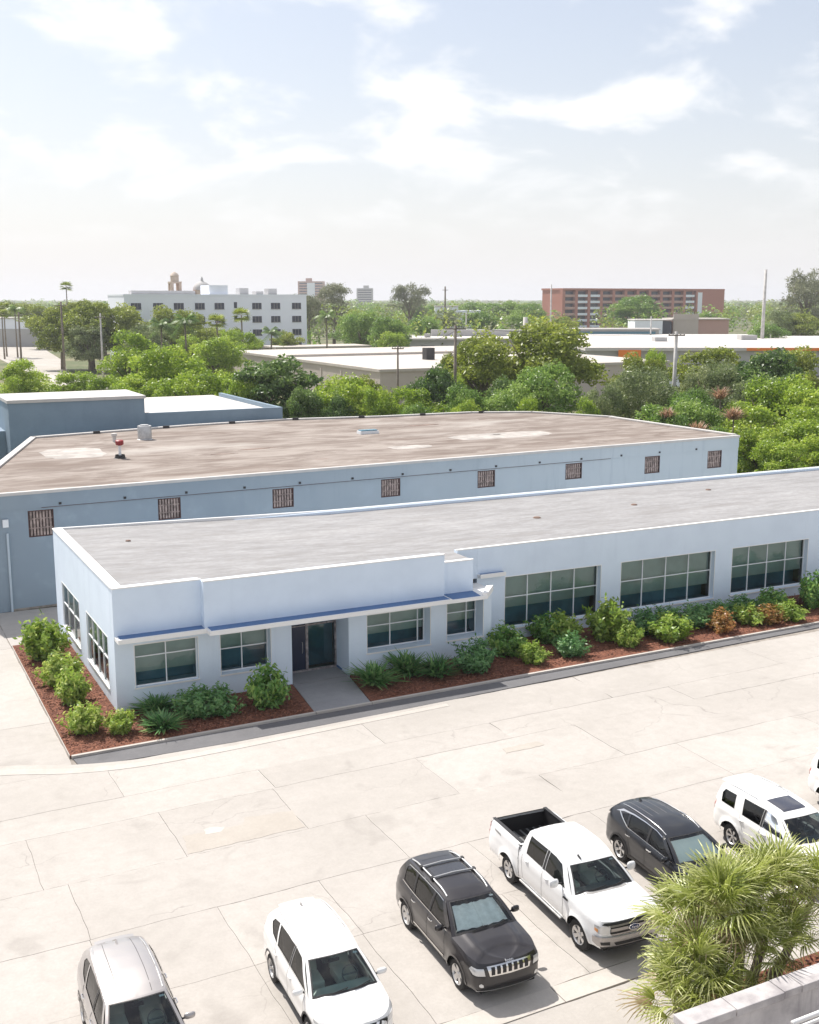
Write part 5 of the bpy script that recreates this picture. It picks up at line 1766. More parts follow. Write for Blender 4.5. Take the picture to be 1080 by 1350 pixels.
NEAR = [('lime', 22.0, 156.8, 8.8, 3.9), ('lime', 38.2, 165.5, 12.1, 4.6), ('lime', 34.6, 133.7, 11.1, 5.4), ('lime', 33.9, 119.5, 8.9, 4.1), ('lime', 30.9, 130.0, 8.0, 3.9), ('deep', 40.4, 111.8, 10.7, 5.5), ('deep', 40.9, 104.8, 8.0, 2.2), ('lime', 45.4, 104.8, 8.9, 3.8), ('lime', 46.8, 99.6, 8.1, 2.2), ('lime', 50.6, 99.9, 8.0, 3.4), ('deep', 54.5, 102.4, 9.8, 3.1), ('olive', 66.8, 114.2, 12.8, 5.6), ('olive', 74.5, 112.5, 14.3, 6.8), ('fresh', 63.7, 95.6, 10.2, 4.2), ('fresh', 54.0, 96.0, 8.3, 2.6), ('fresh', 56.9, 94.5, 7.7, 2.9), ('olive', 66.9, 120.8, 10.7, 2.3), ('lime', 56.7, 184.2, 10.3, 5.3), ('lime', 72.1, 215.6, 10.4, 4.2), ('grey', 69.3, 88.3, 10.2, 3.8), ('grey', 65.2, 88.1, 8.7, 2.5), ('fresh', 63.2, 76.8, 8.5, 3.6), ('olive', 95.6, 108.6, 10.9, 5.2), ('grey', 85.2, 93.7, 9.7, 3.7), ('deep', 91.3, 94.0, 11.1, 5.0), ('lime', 79.2, 79.9, 9.5, 4.2), ('lime', 78.9, 75.6, 9.0, 4.0), ('lime', 71.1, 75.1, 7.5, 3.8), ('fresh', 66.5, 77.2, 7.6, 2.8), ('lime', 72.3, 70.0, 6.7, 3.4), ('lime', 68.1, 71.0, 5.9, 2.6), ('grey', 86.5, 97.3, 10.0, 3.3), ('fresh', 61.6, 74.0, 7.4, 2.3), ('lime', 93.0, 115.5, 10.3, 2.4), ('lime', 62.3, 87.3, 7.4, 1.8), ('grey', 78.5, 83.6, 8.6, 2.6), ('lime', 58.8, 91.3, 7.3, 2.2), ('lime', 28.1, 153.7, 7.2, 3.5), ('lime', 30.0, 143.9, 7.1, 3.3), ('lime', 36.9, 111.3, 8.5, 2.3), ('olive', 58.3, 200.1, 9.3, 4.1), ('deep', 43.4, 101.5, 7.3, 1.8), ('lime', 52.8, 93.1, 7.1, 1.8), ('fresh', 48.5, 95.0, 7.1, 1.8),
        ('lime', 75.0, 72.0, 7.5, 3.2), ('lime', 66.0, 66.5, 5.6, 2.6), ('lime', 70.5, 65.5, 5.8, 2.8), ('lime', 76.0, 67.5, 6.6, 3.2), ('fresh', 63.3, 70.6, 6.2, 2.2), ('deep', 84.0, 84.5, 9.5, 4.0), ('olive', 100.0, 100.0, 11.0, 4.6), ('deep', 62.0, 100.5, 8.6, 3.2), ('fresh', 71.5, 83.0, 8.2, 2.8), ('grey', 73.5, 92.5, 9.6, 3.2), ('olive', 82.0, 104.0, 10.4, 3.4), ('lime', 38.5, 122.0, 8.0, 3.2), ('lime', 41.5, 128.5, 8.4, 3.4), ('olive', 50.0, 112.0, 8.4, 3.4), ('lime', 58.0, 107.0, 8.6, 3.0)]
MARKS = [((22, 157), 'on the verge at the bend of the side road'), ((30, 148), 'on the grass this side of the road'), ((38, 166), 'beside the road before the white block'), ((34, 131), 'behind the pale roof of the blue-grey block'), ((35, 116), 'at the end of the blue-grey block'), ((40, 111), 'behind the low blue-grey wall'), ((42, 102), 'against the roof edge by the low blue wall'),
         ((47, 99), 'behind the middle of the brown roof'), ((54, 96), 'behind the skylight side of the brown roof'), ((58, 107), 'beside the wooden utility pole'), ((67, 117), 'before the beige warehouse'), ((75, 112), 'right of the wooden utility pole'), ((63, 94), 'at the back corner of the brown roof'), ((69, 88), 'behind the far right corner of the brown roof'), ((62, 75), 'overhanging the right end of the brown roof'), ((57, 185), 'before the white block'),
         ((72, 216), 'close to the white block'), ((70, 67), 'behind the end of the white building roof'), ((72, 75), 'between the two roofs and the rear trees'), ((79, 78), 'in the bright thicket past the brown roof'), ((84, 92), 'beside the stout grey pole'), ((92, 94), 'right of the stout grey pole'), ((95, 110), 'before the long white roof'), ((82, 104), 'under the long white roof behind the grey pole')]
def near_mark(x, y):
    return min(MARKS, key=lambda q: (q[0][0] - x) ** 2 + (q[0][1] - y) ** 2)[1]
def size_word(r_, z):
    return ('small ' if r_ < 2.45 else 'large ' if r_ > 4.0 else 'tall ' if z > 9.3 else 'low ' if z < 7.45 else 'mid-sized ')
for i, (k, x, y, z, r_) in enumerate(NEAR):
    tree(k, x, y, z, r_, near_mark(x, y), 'around the warehouse', size_word(r_, z))
MID = [('olive', 69.6, 334.4, 15.4, 8.8), ('olive', 66.7, 352.6, 16.7, 6.9), ('olive', 70.5, 262.8, 11.6, 6.4), ('olive', 75.4, 268.5, 13.2, 5.2), ('wispy', 156.1, 369.2, 22.0, 8.8), ('wispy', 215.5, 428.9, 24.3, 9.0), ('wispy', 317.7, 310.4, 28.2, 9.8), ('fresh', 294.4, 378.1, 18.4, 11.0), ('fresh', 123.2, 273.8, 14.1, 6.0), ('fresh', 120.8, 252.7, 12.4, 5.6), ('fresh', 224.3, 232.0, 10.2, 6.0), ('grey', 243.3, 247.0, 13.9, 5.5), ('olive', 249.2, 244.1, 12.8, 6.6), ('olive', 176.3, 257.2, 11.2, 4.0), ('fresh', 285.0, 326.8, 11.9, 7.0), ('olive', 63.3, 393.5, 14.8, 7.6), ('olive', 60.2, 439.8, 16.0, 8.4), ('fresh', 239.6, 461.6, 15.0, 8.7), ('fresh', 277.8, 487.1, 15.6, 11.2), ('fresh', 280.5, 463.4, 16.3, 10.8), ('fresh', 271.5, 423.1, 15.0, 8.4), ('grey', 200.9, 369.1, 13.3, 7.0), ('fresh', 203.1, 345.6, 12.7, 8.0), ('fresh', 202.0, 323.8, 11.8, 6.4), ('olive', 204.1, 300.4, 11.4, 4.8),
       ('olive', 82.0, 318.0, 15.0, 7.0), ('fresh', 133.0, 300.0, 13.0, 6.5), ('olive', 143.0, 318.0, 13.5, 6.5), ('fresh', 150.0, 290.0, 11.5, 5.5), ('lime', 127.0, 262.0, 10.5, 5.0), ('lime', 118.0, 243.0, 9.0, 4.5), ('olive', 98.0, 262.0, 9.0, 4.0), ('lime', 76.0, 240.0, 10.0, 4.5), ('olive', 70.0, 236.0, 10.5, 4.6), ('wispy', 128.0, 330.0, 18.0, 6.5), ('wispy', 140.0, 352.0, 19.0, 7.0), ('wispy', 330.0, 318.0, 24.0, 8.5)]
MID += [('olive', 60.0, 266.0, 15.5, 7.0), ('olive', 53.0, 268.0, 16.2, 7.0), ('olive', 47.5, 276.0, 15.5, 6.5), ('grey', 51.0, 262.0, 11.0, 5.0), ('olive', 69.0, 256.0, 15.0, 6.5), ('olive', 74.5, 262.0, 13.5, 6.0), ('grey', 60.5, 247.0, 11.5, 5.0), ('lime', 64.0, 226.0, 9.5, 4.0), ('olive', 82.0, 256.0, 10.0, 4.4)]
MARKS2 = [((65, 340), 'by the parked cars on the side road'), ((62, 258), 'hiding the left end of the white block'), ((74, 262), 'before the windows of the white block'), ((62, 410), 'at the far end of the side road'), ((156, 369), 'below the pinkish tower block'), ((215, 429), 'before the grey tower block'), ((318, 310), 'right of the tall steel pole'), ((294, 378), 'before the red apartment building'), ((122, 262), 'right of the white block'), ((137, 310), 'behind the coconut palm'), ((98, 262), 'beside the low grey store'),
          ((230, 235), 'by the foot of the tall steel pole'), ((246, 246), 'beyond the long white roof'), ((176, 257), 'left of the long white roof'), ((285, 327), 'right of the red apartment building'), ((260, 460), 'left of the red apartment building'), ((203, 340), 'behind the depot roof'), ((200, 369), 'beside the small white house'), ((204, 300), 'beside the slim tall pole'), ((74, 238), 'behind the bright trees by the road'), ((134, 340), 'rising above the trees right of the white block')]
for k, x, y, z, r_ in MID:
    w_ = min(MARKS2, key=lambda q: (q[0][0] - x) ** 2 + (q[0][1] - y) ** 2)[1]
    tree(k, x, y, z, r_, w_, 'among the far buildings', 'small ' if r_ < 4.9 else 'large ' if r_ > 8 else '')
# bronze-leaved cordylines at the edge of the thicket
def red_tuft(x, y, z, s, where):
    o = empty('cordyline', (x, y, -.1), trng.uniform(0, 6), 'reddish spiky-leaved cordyline ' + where, 'shrub', 'cordylines by the brown roof')
    f = obj('foliage', RED, o, (0, 0, z)); f.scale = (s, s, s)
    m = MB(); m.tube([(0, 0, 0), (.1, 0, z * .5), (0, 0, z + .1)], [.09, .07, .05], 6); m.build('stem', 'bark', o, smooth=True)

# far woodland that reads as one mass
def outside(x, y, rects):
    return all(not (a <= x <= b and c <= y <= d) for a, b, c, d in rects)
def woodland(seed, mat, n1, n2):
    r = np.random.default_rng(seed)
    VV, TT = [], []
    cs, sn = math.cos(YAW), math.sin(YAW)
    keep = [(30, 80, 220, 620), (60, 118, 200, 300), (66, 132, 140, 245), (280, 300, 365, 395), (330, 480, 500, 545)]
    for i in range(n1 + n2):
        far = i >= n1
        D = math.sqrt(r.uniform(300 ** 2, 950 ** 2)) if not far else math.sqrt(r.uniform(900 ** 2, 3600 ** 2))
        lat = r.uniform(-.46, .46) * D
        x, y = cs * lat + sn * D, -sn * lat + cs * D
        if not outside(x, y, keep) or (D < 360 and .13 * D < lat):
            continue
        if 360 < D < 660 and .12 * D < lat < .30 * D and r.random() < .6:
            continue
        rad = r.uniform(3, 6.5) if not far else r.uniform(6, 13)
        top = r.uniform(7, 13) + (r.random() < .15) * r.uniform(0, 5)
        nl = int(60 if not far else 26)
        L = (1.1 if D < 550 else 1.6) if not far else 3.6
        u = unit(r.normal(0, 1, (nl, 3))); u[:, 2] = np.abs(u[:, 2])
        C = np.array([x, y, top * .38]) + u * np.array([rad, rad, top * .6]) * (1 + .12 * np.sin(u[:, :1] * 5 + i))
        VV.append(leaves(r, C, u, L, L * .62, .2, .5))
        TT.append(np.repeat(np.clip(.45 + r.uniform(-.2, .2) + r.normal(0, .18, nl), 0, 1), 4))
    me = leaf_mesh('woodland', np.concatenate(VV), np.concatenate(TT), mat)
    tag(obj('woodland', me), kind='stuff', label='far woodland canopy stretching to the horizon', cat='woodland')
woodland(1, 'leaf_fresh', 900, 1500)
woodland(2, 'leaf_olive', 800, 1300)
woodland(3, 'leaf_wispy', 260, 700)

# palms of the distance
def palm_crown(seed, kind, n, L):
    r = random.Random(seed)
    V, T = [], []
    for k in range(n):
        a = 2 * math.pi * k / n + r.uniform(-.2, .2)
        el = r.uniform(-.5, 1.15)
        if kind == 'coco':
            pts = []
            for j in range(9):
                t = j / 8
                out = L * t * math.cos(el) * (1 - .12 * t)
                pts.append(Vector((math.cos(a) * out, math.sin(a) * out, L * t * math.sin(el) - L * .55 * t * t)))
            for j in range(1, 9):
                d = (pts[j] - pts[j - 1]).normalized(); sd = d.cross(Vector((0, 0, 1))).normalized()
                for s in (1, -1):
                    for q in range(2):
                        c = pts[j - 1].lerp(pts[j], q / 2)
                        wl = L * .26 * math.sin(math.pi * min(1, (j + q / 2) / 9 + .08))
                        tip = c + sd * s * wl + d * wl * .5 + Vector((0, 0, -wl * .55))
                        V += [c - d * L * .022, c + d * L * .022, tip + d * .02, tip - d * .02]; T += [r.uniform(.2, .8)] * 4
        else:
            d0 = Vector((math.cos(a) * math.cos(el), math.sin(a) * math.cos(el), math.sin(el)))
            c = d0 * L * .5; sd = d0.cross(Vector((0, 0, 1))).normalized(); up = sd.cross(d0)
            for j in range(9):
                b = (j - 4) * .36
                dv = (d0 * math.cos(b) + sd * math.sin(b)).normalized()
                w = dv.cross(up).normalized() * L * .05
                V += [c - w, c + w, c + dv * L * .55 + w * .3 + Vector((0, 0, -.12 * L)), c + dv * L * .55 - w * .3 + Vector((0, 0, -.12 * L))]; T += [r.uniform(.2, .8)] * 4
    return leaf_mesh('fronds', np.array([tuple(v) for v in V]), np.array(T), 'leaf_deep' if kind == 'coco' else 'leaf_olive')
PALM = {'coco': palm_crown(3, 'coco', 17, 4.2), 'fan': palm_crown(4, 'fan', 34, 2.3)}
for k, x, y, z, lab in [('fan', 63.3, 354.3, 20.5, 'tallest fan palm rising above the roadside trees'), ('coco', 101.8, 245.4, 13.1, 'coconut palm standing right of the white block'), ('coco', 56.2, 201.2, 13.0, 'coconut palm with wide fronds before the white block windows'), ('coco', 53.6, 207.5, 12.2, 'lower coconut palm touching the wide one before the white block'), ('fan', 67.3, 218.0, 12.4, 'fan palm before the middle of the white block'), ('fan', 74.8, 225.4, 13.5, 'slightly taller fan palm right of the middle of the white block'), ('fan', 44.1, 345.5, 14.5, 'fan palm in the clump at the roadside poles'), ('coco', 46.2, 339.3, 14.1, 'coconut palm in the clump at the roadside poles'), ('coco', 89.5, 248.3, 9.4, 'short coconut palm at the foot of the white block'), ('fan', 41.6, 330.9, 12.8, 'lower fan palm in the clump at the roadside poles')]:
    o = empty('palm_tree', (x, y, -.1), trng.uniform(0, 6), lab, 'palm', 'coconut palms' if k == 'coco' else 'distant fan palms')
    obj('fronds', PALM[k], o, (0, 0, z - .6))
    m = MB(); m.tube([(0, 0, 0), (.12, .05, z * .5), (0, 0, z - .4)], [.26, .18, .14], 7); m.build('trunk', 'palm_bark', o, smooth=True)

# ------------------------------------------------------------------ shrubs and strap-leaved plants
def shrub_mesh(seed, n, L, w, mat, R0=.6, H=1.0, nb=9):
    r = np.random.default_rng(seed)
    # a dome of many upright shoots, leafy to the ground
    ns = 70
    th = r.uniform(0, 6.283, ns); q = np.sqrt(r.random(ns))
    lean = q * r.uniform(.6, 1.25, ns)
    hgt = H * (1 - .42 * q ** 2) * r.uniform(.55, 1.22, ns)
    k = r.integers(0, ns, n)
    t = r.beta(1.6, 1.1, n)
    rad = R0 * lean[k] * (.45 + .6 * t)
    C = np.stack([np.cos(th[k]) * rad, np.sin(th[k]) * rad, hgt[k] * t], 1) + r.normal(0, .055, (n, 3))
    C[:, 2] = np.maximum(C[:, 2], .02)
    N = unit(np.stack([np.cos(th[k]) * q[k], np.sin(th[k]) * q[k], np.full(n, .7)], 1))
    V = leaves(r, C, N, L, w, -.35, .7)
    tt = np.clip(.45 + r.normal(0, .22, n) + .18 * (t - .5) + r.normal(0, .1, ns)[k], 0, 1)
    return leaf_mesh('foliage', V, np.repeat(tt, 4), mat)
def spiky_mesh(seed, n, L, mat):
    r = np.random.default_rng(seed)
    V, T = [], []
    for i in range(n):
        a = r.uniform(0, 6.283); el = r.uniform(.35, 1.45); l = L * r.uniform(.7, 1.15); w = .03 * r.uniform(.8, 1.4)
        b = np.array([r.normal(0, .12), r.normal(0, .12), .05])
        d = np.array([math.cos(a) * math.cos(el), math.sin(a) * math.cos(el), math.sin(el)]); sd = np.array([-math.sin(a), math.cos(a), 0])
        p = [b, b + d * l * .5, b + d * l * .95 + np.array([math.cos(a), math.sin(a), 0]) * l * .12 + np.array([0, 0, -l * .14])]
        ws = [w * .6, w * 1.2, w * .15]
        tt = r.uniform(0, 1)
        for j in range(2):
            V += [p[j] - sd * ws[j], p[j] + sd * ws[j], p[j + 1] + sd * ws[j + 1], p[j + 1] - sd * ws[j + 1]]; T += [tt] * 4
    return leaf_mesh('foliage', np.array(V), np.array(T), mat)
SH = {'round': [shrub_mesh(20 + i, 2600, .15, .06, 'leaf_shrub') for i in range(2)], 'light': [shrub_mesh(30 + i, 2400, .16, .065, 'leaf_shrub_light') for i in range(2)],
      'blue': [shrub_mesh(40 + i, 2600, .15, .055, 'leaf_shrub_blue') for i in range(2)], 'orange': [shrub_mesh(50, 1700, .14, .055, 'leaf_orange')],
      'spiky': [spiky_mesh(60 + i, 230, 1.05, 'leaf_shrub_blue') for i in range(2)], 'red': [spiky_mesh(70, 90, .9, 'leaf_darkred')]}
m = MB()
for k in range(7):
    a = k * .9
    m.tube([(math.cos(a) * .05, math.sin(a) * .05, -.06), (math.cos(a) * .15, math.sin(a) * .15, .3), (math.cos(a) * .32, math.sin(a) * .32, .62)], [.02, .015, .006], 5)
STEM = mesh_from('stem', m.v, m.f, 'bark', True)
SN = {'round': 'leafy green shrub', 'light': 'sunlit yellow-green shrub', 'blue': 'dense dark green shrub', 'orange': 'orange-flowered low shrub', 'spiky': 'spiky clump of strap leaves', 'red': 'dark red strap-leaved plant'}
def shrub(kind, x, y, r_, h, where, group):
    o = empty('spiky_plant' if kind in ('spiky', 'red') else 'shrub', (x, y, .08), trng.uniform(0, 6.28), SN[kind] + ' ' + where, 'shrub', group)
    o.scale = (r_ / .6 * 1.2 * trng.uniform(.9, 1.2), r_ / .6 * 1.15 * trng.uniform(.85, 1.1), h * trng.uniform(.92, 1.1))
    obj('foliage', SH[kind][trng.randrange(len(SH[kind]))], o)
    obj('stem', STEM, o)

RED = spiky_mesh(81, 120, 1.0, 'leaf_red')
for x_, y_, z_, s_, w_ in ((61.0, 70.2, 5.6, 1.3, 'at the right end of the brown roof'), (60.9, 73.8, 6.6, 1.1, 'above the notch of the brown roof'), (67.3, 73.0, 6.2, 1.4, 'among the bright trees'), (70.5, 78.3, 7.4, 1.4, 'rising out of the fresh green trees')):
    red_tuft(x_, y_, z_, s_, w_)
SHR = [('light', 7.40, 51.7, .85, 1.75, 'at the far end of the side bed'), ('light', 7.45, 47.6, .75, 1.30, 'third along the side wall'), ('light', 7.45, 45.2, .72, 1.30, 'between two others along the side wall'), ('light', 7.25, 41.8, .60, 1.15, 'at the outer corner of the side bed'), ('light', 8.45, 41.1, .49, .84, 'by the building corner'),
       ('spiky', 10.2, 42.6, .52, .80, 'under the corner window'), ('spiky', 9.9, 40.7, .50, .68, 'by the kerb before the corner window'), ('blue', 11.5, 41.5, .74, 1.2, 'under the corner window, one of a pair'), ('blue', 12.35, 41.3, .68, 1.22, 'under the corner window, one of a pair'), ('round', 14.4, 41.3, .78, 1.6, 'left of the entrance walk'),
       ('spiky', 19.3, 41.7, .62, 1.0, 'right of the entrance walk'), ('spiky', 21.1, 42.3, .64, 1.05, 'under the window right of the door'), ('spiky', 22.2, 41.5, .58, 1.12, 'right of the window by the door'), ('blue', 24.1, 41.5, .85, 1.35, 'under the narrow window'), ('round', 26.5, 42.8, .80, 1.45, 'at the step of the facade'), ('light', 26.9, 41.2, .55, .92, 'by the kerb at the step of the facade'),
       ('round', 29.2, 43.7, .78, 1.34, 'under the first wide window'), ('light', 30.0, 43.3, .78, 1.34, 'under the first wide window'), ('blue', 29.1, 41.3, .6, 1.08, 'before the first wide window'), ('light', 32.05, 42.7, .90, 1.72, 'before the pier between the first wide windows'), ('light', 32.4, 41.3, .55, .95, 'low before the pier'), ('blue', 34.2, 42.7, .74, 1.1, 'left under the middle wide window'), ('light', 34.7, 41.3, .82, 1.05, 'round and low by the kerb'),
       ('blue', 36.0, 43.1, .82, .95, 'under the middle wide window'), ('blue', 37.3, 42.7, .82, 1.0, 'under the middle wide window'), ('blue', 38.7, 42.7, .82, 1.06, 'right under the middle wide window'), ('orange', 38.0, 41.3, .7, .86, 'by the kerb under the middle wide window'), ('light', 40.1, 41.7, .68, .98, 'between the two orange shrubs'), ('orange', 40.9, 41.3, .72, .84, 'left under the last wide window'), ('blue', 40.9, 42.8, .85, 1.0, 'left under the last wide window'), ('round', 42.6, 42.6, .7, 1.22, 'under the last wide window'), ('light', 42.4, 41.2, .66, .98, 'by the kerb under the last wide window'), ('red', 44.0, 42.4, .47, .95, 'under the last wide window'), ('round', 45.4, 42.6, .85, 1.85, 'right of the last wide window'), ('round', 48, 42.5, .8, 1.5, 'beyond the last wide window')]
for k, x, y, r_, h_, wh in SHR:
    shrub(k, x, y, r_, h_, wh, 'shrubs in the mulch beds')
for n_, polys, sd_ in (('mulch_chips', [((6.4, 8.8, 39.9, 54.3), 5400), ((8.85, 15.7, 39.9, 43.3), 3800)], 1), ('mulch_chips', [((18.9, 26, 40.1, 43.3), 3600), ((26, 50, 40.4, 44.6), 9000)], 2)):
    tag(obj('mulch_chips', chips('mulch_chips', polys, 0, sd_)), kind='stuff', label='loose red-brown bark chips on the planting bed', cat='mulch')

# ------------------------------------------------------------------ far buildings
def bmat_box(root, name, mat, x0, x1, y0, y1, z0, z1, o):
    m = MB(o); m.box(x0, x1, y0, y1, z0, z1); return m.build(name, mat, root)
# white four-storey block
o0 = (58, 278, 0)
fb = empty('apartment_block', o0, label='white four-storey block with dark window rows beyond the trees', cat='building')
bmat_box(fb, 'wall', 'far_white', 63, 109.9, 278, 296, 0, 17.0, o0)
bmat_box(fb, 'parapet', 'far_white', 62.9, 110.0, 277.9, 296.1, 17.002, 17.35, o0)
bmat_box(fb, 'stair_tower', 'far_white', 84.6, 89.4, 279.5, 287, 17.351, 19.6, o0)
for a, b, h in ((66, 82, .9), (93.6, 96.0, 1.6), (101.3, 103.7, 1.5), (98, 100, .8)):
    bmat_box(fb, 'roof_unit', 'far_grey', a, b, 283, 286, 17.351, 17.35 + h, o0)
xs = [70.0, 75.4, 80.4, 85.6, 95.6, 100.6, 105.6 - .1]
xs = [64.6, 70.0, 75.1, 80.4, 85.4, 95.2, 100.2, 105.9]
for r_ in range(4):
    for x in xs + [90.4]:
        z0 = 13.75 - r_ * 3.32
        wd = 2.45 if x != 90.4 else .8
        if x == 90.4:
            z0 += .2
        m = MB(o0); m.box(x, x + wd, 277.93, 278.02, z0, z0 + 1.5); w = m.build('window', 'far_window', fb)
        if wd > 1:
            m = MB(o0); m.box(x - .08, x + wd + .08, 277.86, 277.925, z0 - .12, z0); m.box(x + wd * .32, x + wd * .36, 277.90, 277.928, z0, z0 + 1.5); m.box(x + wd * .64, x + wd * .68, 277.90, 277.928, z0, z0 + 1.5); m.build('frame', 'far_frame', w)
# tower and dome behind it
def lath(root, name, mat, prof, c, n=16):
    m = MB(); m.lathe(prof, c, n=n); return m.build(name, mat, root, sharp=45)
tw = empty('bell_tower', (88.3, 325, 0), label='slender stone bell tower rising behind the white block', cat='tower')
m = MB(); m.box(-2.0, 2.0, -2.0, 2.0, 0, 17.5); m.build('shaft', 'tower_stone', tw)
m = MB(); m.box(-1.75, 1.75, -1.75, 1.75, 17.5, 18.0)
for sx in (-1, 1):
    for sy in (-1, 1):
        m.box(sx * 1.15 - .4, sx * 1.15 + .4, sy * 1.15 - .4, sy * 1.15 + .4, 18.0, 20.6)
m.box(-1.6, 1.6, -1.6, 1.6, 20.6, 21.1); m.build('belfry', 'tower_stone', tw)
lath(tw, 'lantern', 'tower_stone', [(1.2, 21.1), (1.2, 22.6), (1.35, 22.7), (.9, 23.4), (0, 23.9)], (0, 0, 0), 8)
dm = empty('dome', (95.4, 322, 0), label='small dome with a finial behind the white block', cat='dome')
lath(dm, 'drum', 'tower_stone', [(2.6, 0), (2.6, 18.6), (2.8, 18.7)], (0, 0, 0), 16)
lath(dm, 'cupola', 'far_grey', [(2.7, 18.7), (2.6, 19.4), (2.1, 20.2), (1.2, 20.9), (.4, 21.2), (.35, 21.9), (0, 22.6)], (0, 0, 0), 20)
bmat_box(dm, 'hall', 'far_pink', -9, -2.7, -2, 6, 0, 18.2, (0, 0, 0))

# beige warehouse
o1 = (68, 144.5, 0)
bw = empty('beige_warehouse', o1, label='low beige warehouse with a broad flat roof behind the dark tree', cat='building')
bmat_box(bw, 'wall', 'far_beige', 68, 119, 144.5, 211.5, 0, 6.1, o1)
bmat_box(bw, 'roof', 'far_roof', 67.8, 119.2, 144.3, 211.7, 6.102, 6.5, o1)
for y in (150, 158, 166, 174):
    m = MB(o1); m.box(67.9, 67.99, y, y + .5, 0, 5.6); m.build('pilaster', 'far_beige', bw)
bmat_box(bw, 'roof_unit', 'pipe_dark', 85.5, 87, 164, 165.5, 6.502, 8.4, o1)
bmat_box(bw, 'roof_unit', 'far_grey', 100, 104, 178, 181, 6.502, 7.5, o1)
bmat_box(bw, 'parapet', 'far_roof', 68.2, 118, 182, 182.3, 6.502, 6.9, o1)
o2 = (70, 240, 0)
b2 = empty('low_store', o2, label='low grey flat-roofed store before the white block', cat='building')
bmat_box(b2, 'wall', 'far_grey', 92, 116, 252, 262, 0, 4.8, o2); bmat_box(b2, 'roof', 'far_roof', 91.7, 116.3, 251.7, 262.3, 4.802, 5.2, o2)
for x in (95, 100, 105, 111):
    bmat_box(b2, 'door', 'far_window', x, x + 2.4, 251.95, 252.05, 0, 3.4, o2)

# buildings set square to the view: long white roof with orange band and others
cs, sn = math.cos(YAW), math.sin(YAW)
def rot_box(root, name, mat, l0, l1, d0, d1, z0, z1):
    m = MB(root.location)
    V = []
    for z in (z0, z1):
        for d in (d0, d1):
            for l in (l0, l1):
                V.append((cs * l + sn * d, -sn * l + cs * d, z))
    m.add(V, [(0, 2, 3, 1), (4, 5, 7, 6), (0, 1, 5, 4), (2, 6, 7, 3), (0, 4, 6, 2), (1, 3, 7, 5)])
    return m.build(name, mat, root)
def rp(l, d):
    return (cs * l + sn * d, -sn * l + cs * d, 0)
lw_ = empty('retail_hall', rp(38, 245), label='long low hall with white roof and orange fascia', cat='building')
rot_box(lw_, 'wall', 'far_grey', 38, 150, 245, 338, 0, 5.3); rot_box(lw_, 'roof', 'far_roof_white', 37.5, 151, 244.2, 339, 5.302, 6.0)
rot_box(lw_, 'orange_sign', 'orange_paint', 44.6, 49.4, 243.9, 244.19, 3.7, 5.5)
for a, b in ((72, 78.5), (80, 89), (90.5, 98)):
    rot_box(lw_, 'orange_fascia', 'orange_paint', a, b, 243.95, 244.19, 5.35, 5.9)
rot_box(lw_, 'roof_unit', 'far_grey', 60, 63, 280, 284, 6.002, 7.0)
rot_box(lw_, 'roof_unit', 'far_grey', 84, 88, 290, 294, 6.002, 7.2)
an = empty('white_annex', rp(35, 190), label='small white annex roof below the orange sign', cat='building')
rot_box(an, 'wall', 'far_white', 33, 44, 185, 200, 0, 3.8); rot_box(an, 'roof', 'far_roof_white', 32.7, 44.3, 184.7, 200.3, 3.802, 4.1)
sh = empty('long_shed', rp(45, 345), label='long grey shed with dark strip windows beyond the white roof', cat='building')
rot_box(sh, 'wall', 'far_grey', 40, 75, 345, 352, 0, 7.0); rot_box(sh, 'roof', 'far_roof_white', 39.6, 75.4, 344.6, 352.4, 7.002, 7.5); rot_box(sh, 'strip_window', 'blue_glass_far', 43, 74, 344.9, 344.99, 5.0, 6.6)
s3 = empty('shed', rp(70, 372), label='pale shed with a dark open end among the far trees', cat='building')
rot_box(s3, 'wall', 'far_white', 73, 82, 372, 384, 0, 9.4); rot_box(s3, 'wall', 'far_window', 82.01, 85, 372.4, 384, 0, 9.2); rot_box(s3, 'roof', 'far_roof_white', 72.8, 85.2, 371.8, 384.2, 9.402, 9.7)
s4 = empty('house', rp(86, 372), label='pink-beige gabled building beside the pale shed', cat='building')
rot_box(s4, 'wall', 'far_pink', 85.6, 104, 374, 388, 0, 9.6); rot_box(s4, 'wall', 'far_beige', 85.8, 94, 373.6, 373.99, 0, 11.4); rot_box(s4, 'roof', 'far_roof', 85.4, 104.4, 373.4, 388.6, 9.602, 10.0)
s5 = empty('depot', rp(5, 300), label='wide low depot with pale metal roof in the middle distance', cat='building')
rot_box(s5, 'wall', 'far_grey', 0, 42, 300, 350, 0, 5.6); rot_box(s5, 'roof', 'far_roof_white', -.6, 42.6, 299.4, 350.6, 5.602, 6.1); rot_box(s5, 'roof_monitor', 'far_grey', 6, 40, 318, 322, 6.102, 7.8)
for k in range(6):
    rot_box(s5, 'door', 'far_window', 3 + k * 6.5, 6.5 + k * 6.5, 299.90, 299.99, 0, 4.2)
for k in range(5):
    rot_box(s5, 'roof_unit', 'far_grey', 4 + k * 8, 5.6 + k * 8, 306 + (k % 3) * 6, 308 + (k % 3) * 6, 6.102, 7.1)
s6 = empty('villa', rp(12, 450), label='small white house showing between the far trees', cat='building')
rot_box(s6, 'wall', 'far_white', 10, 19, 450, 460, 0, 13.2); rot_box(s6, 'wall', 'far_white', 19.01, 28, 452, 462, 0, 11.8); rot_box(s6, 'roof', 'far_roof_white', 9.8, 19.2, 449.8, 460.2, 13.202, 13.6)
s7 = empty('depot', rp(-45, 380), label='pale blue-grey depot at the far end of the road', cat='building')
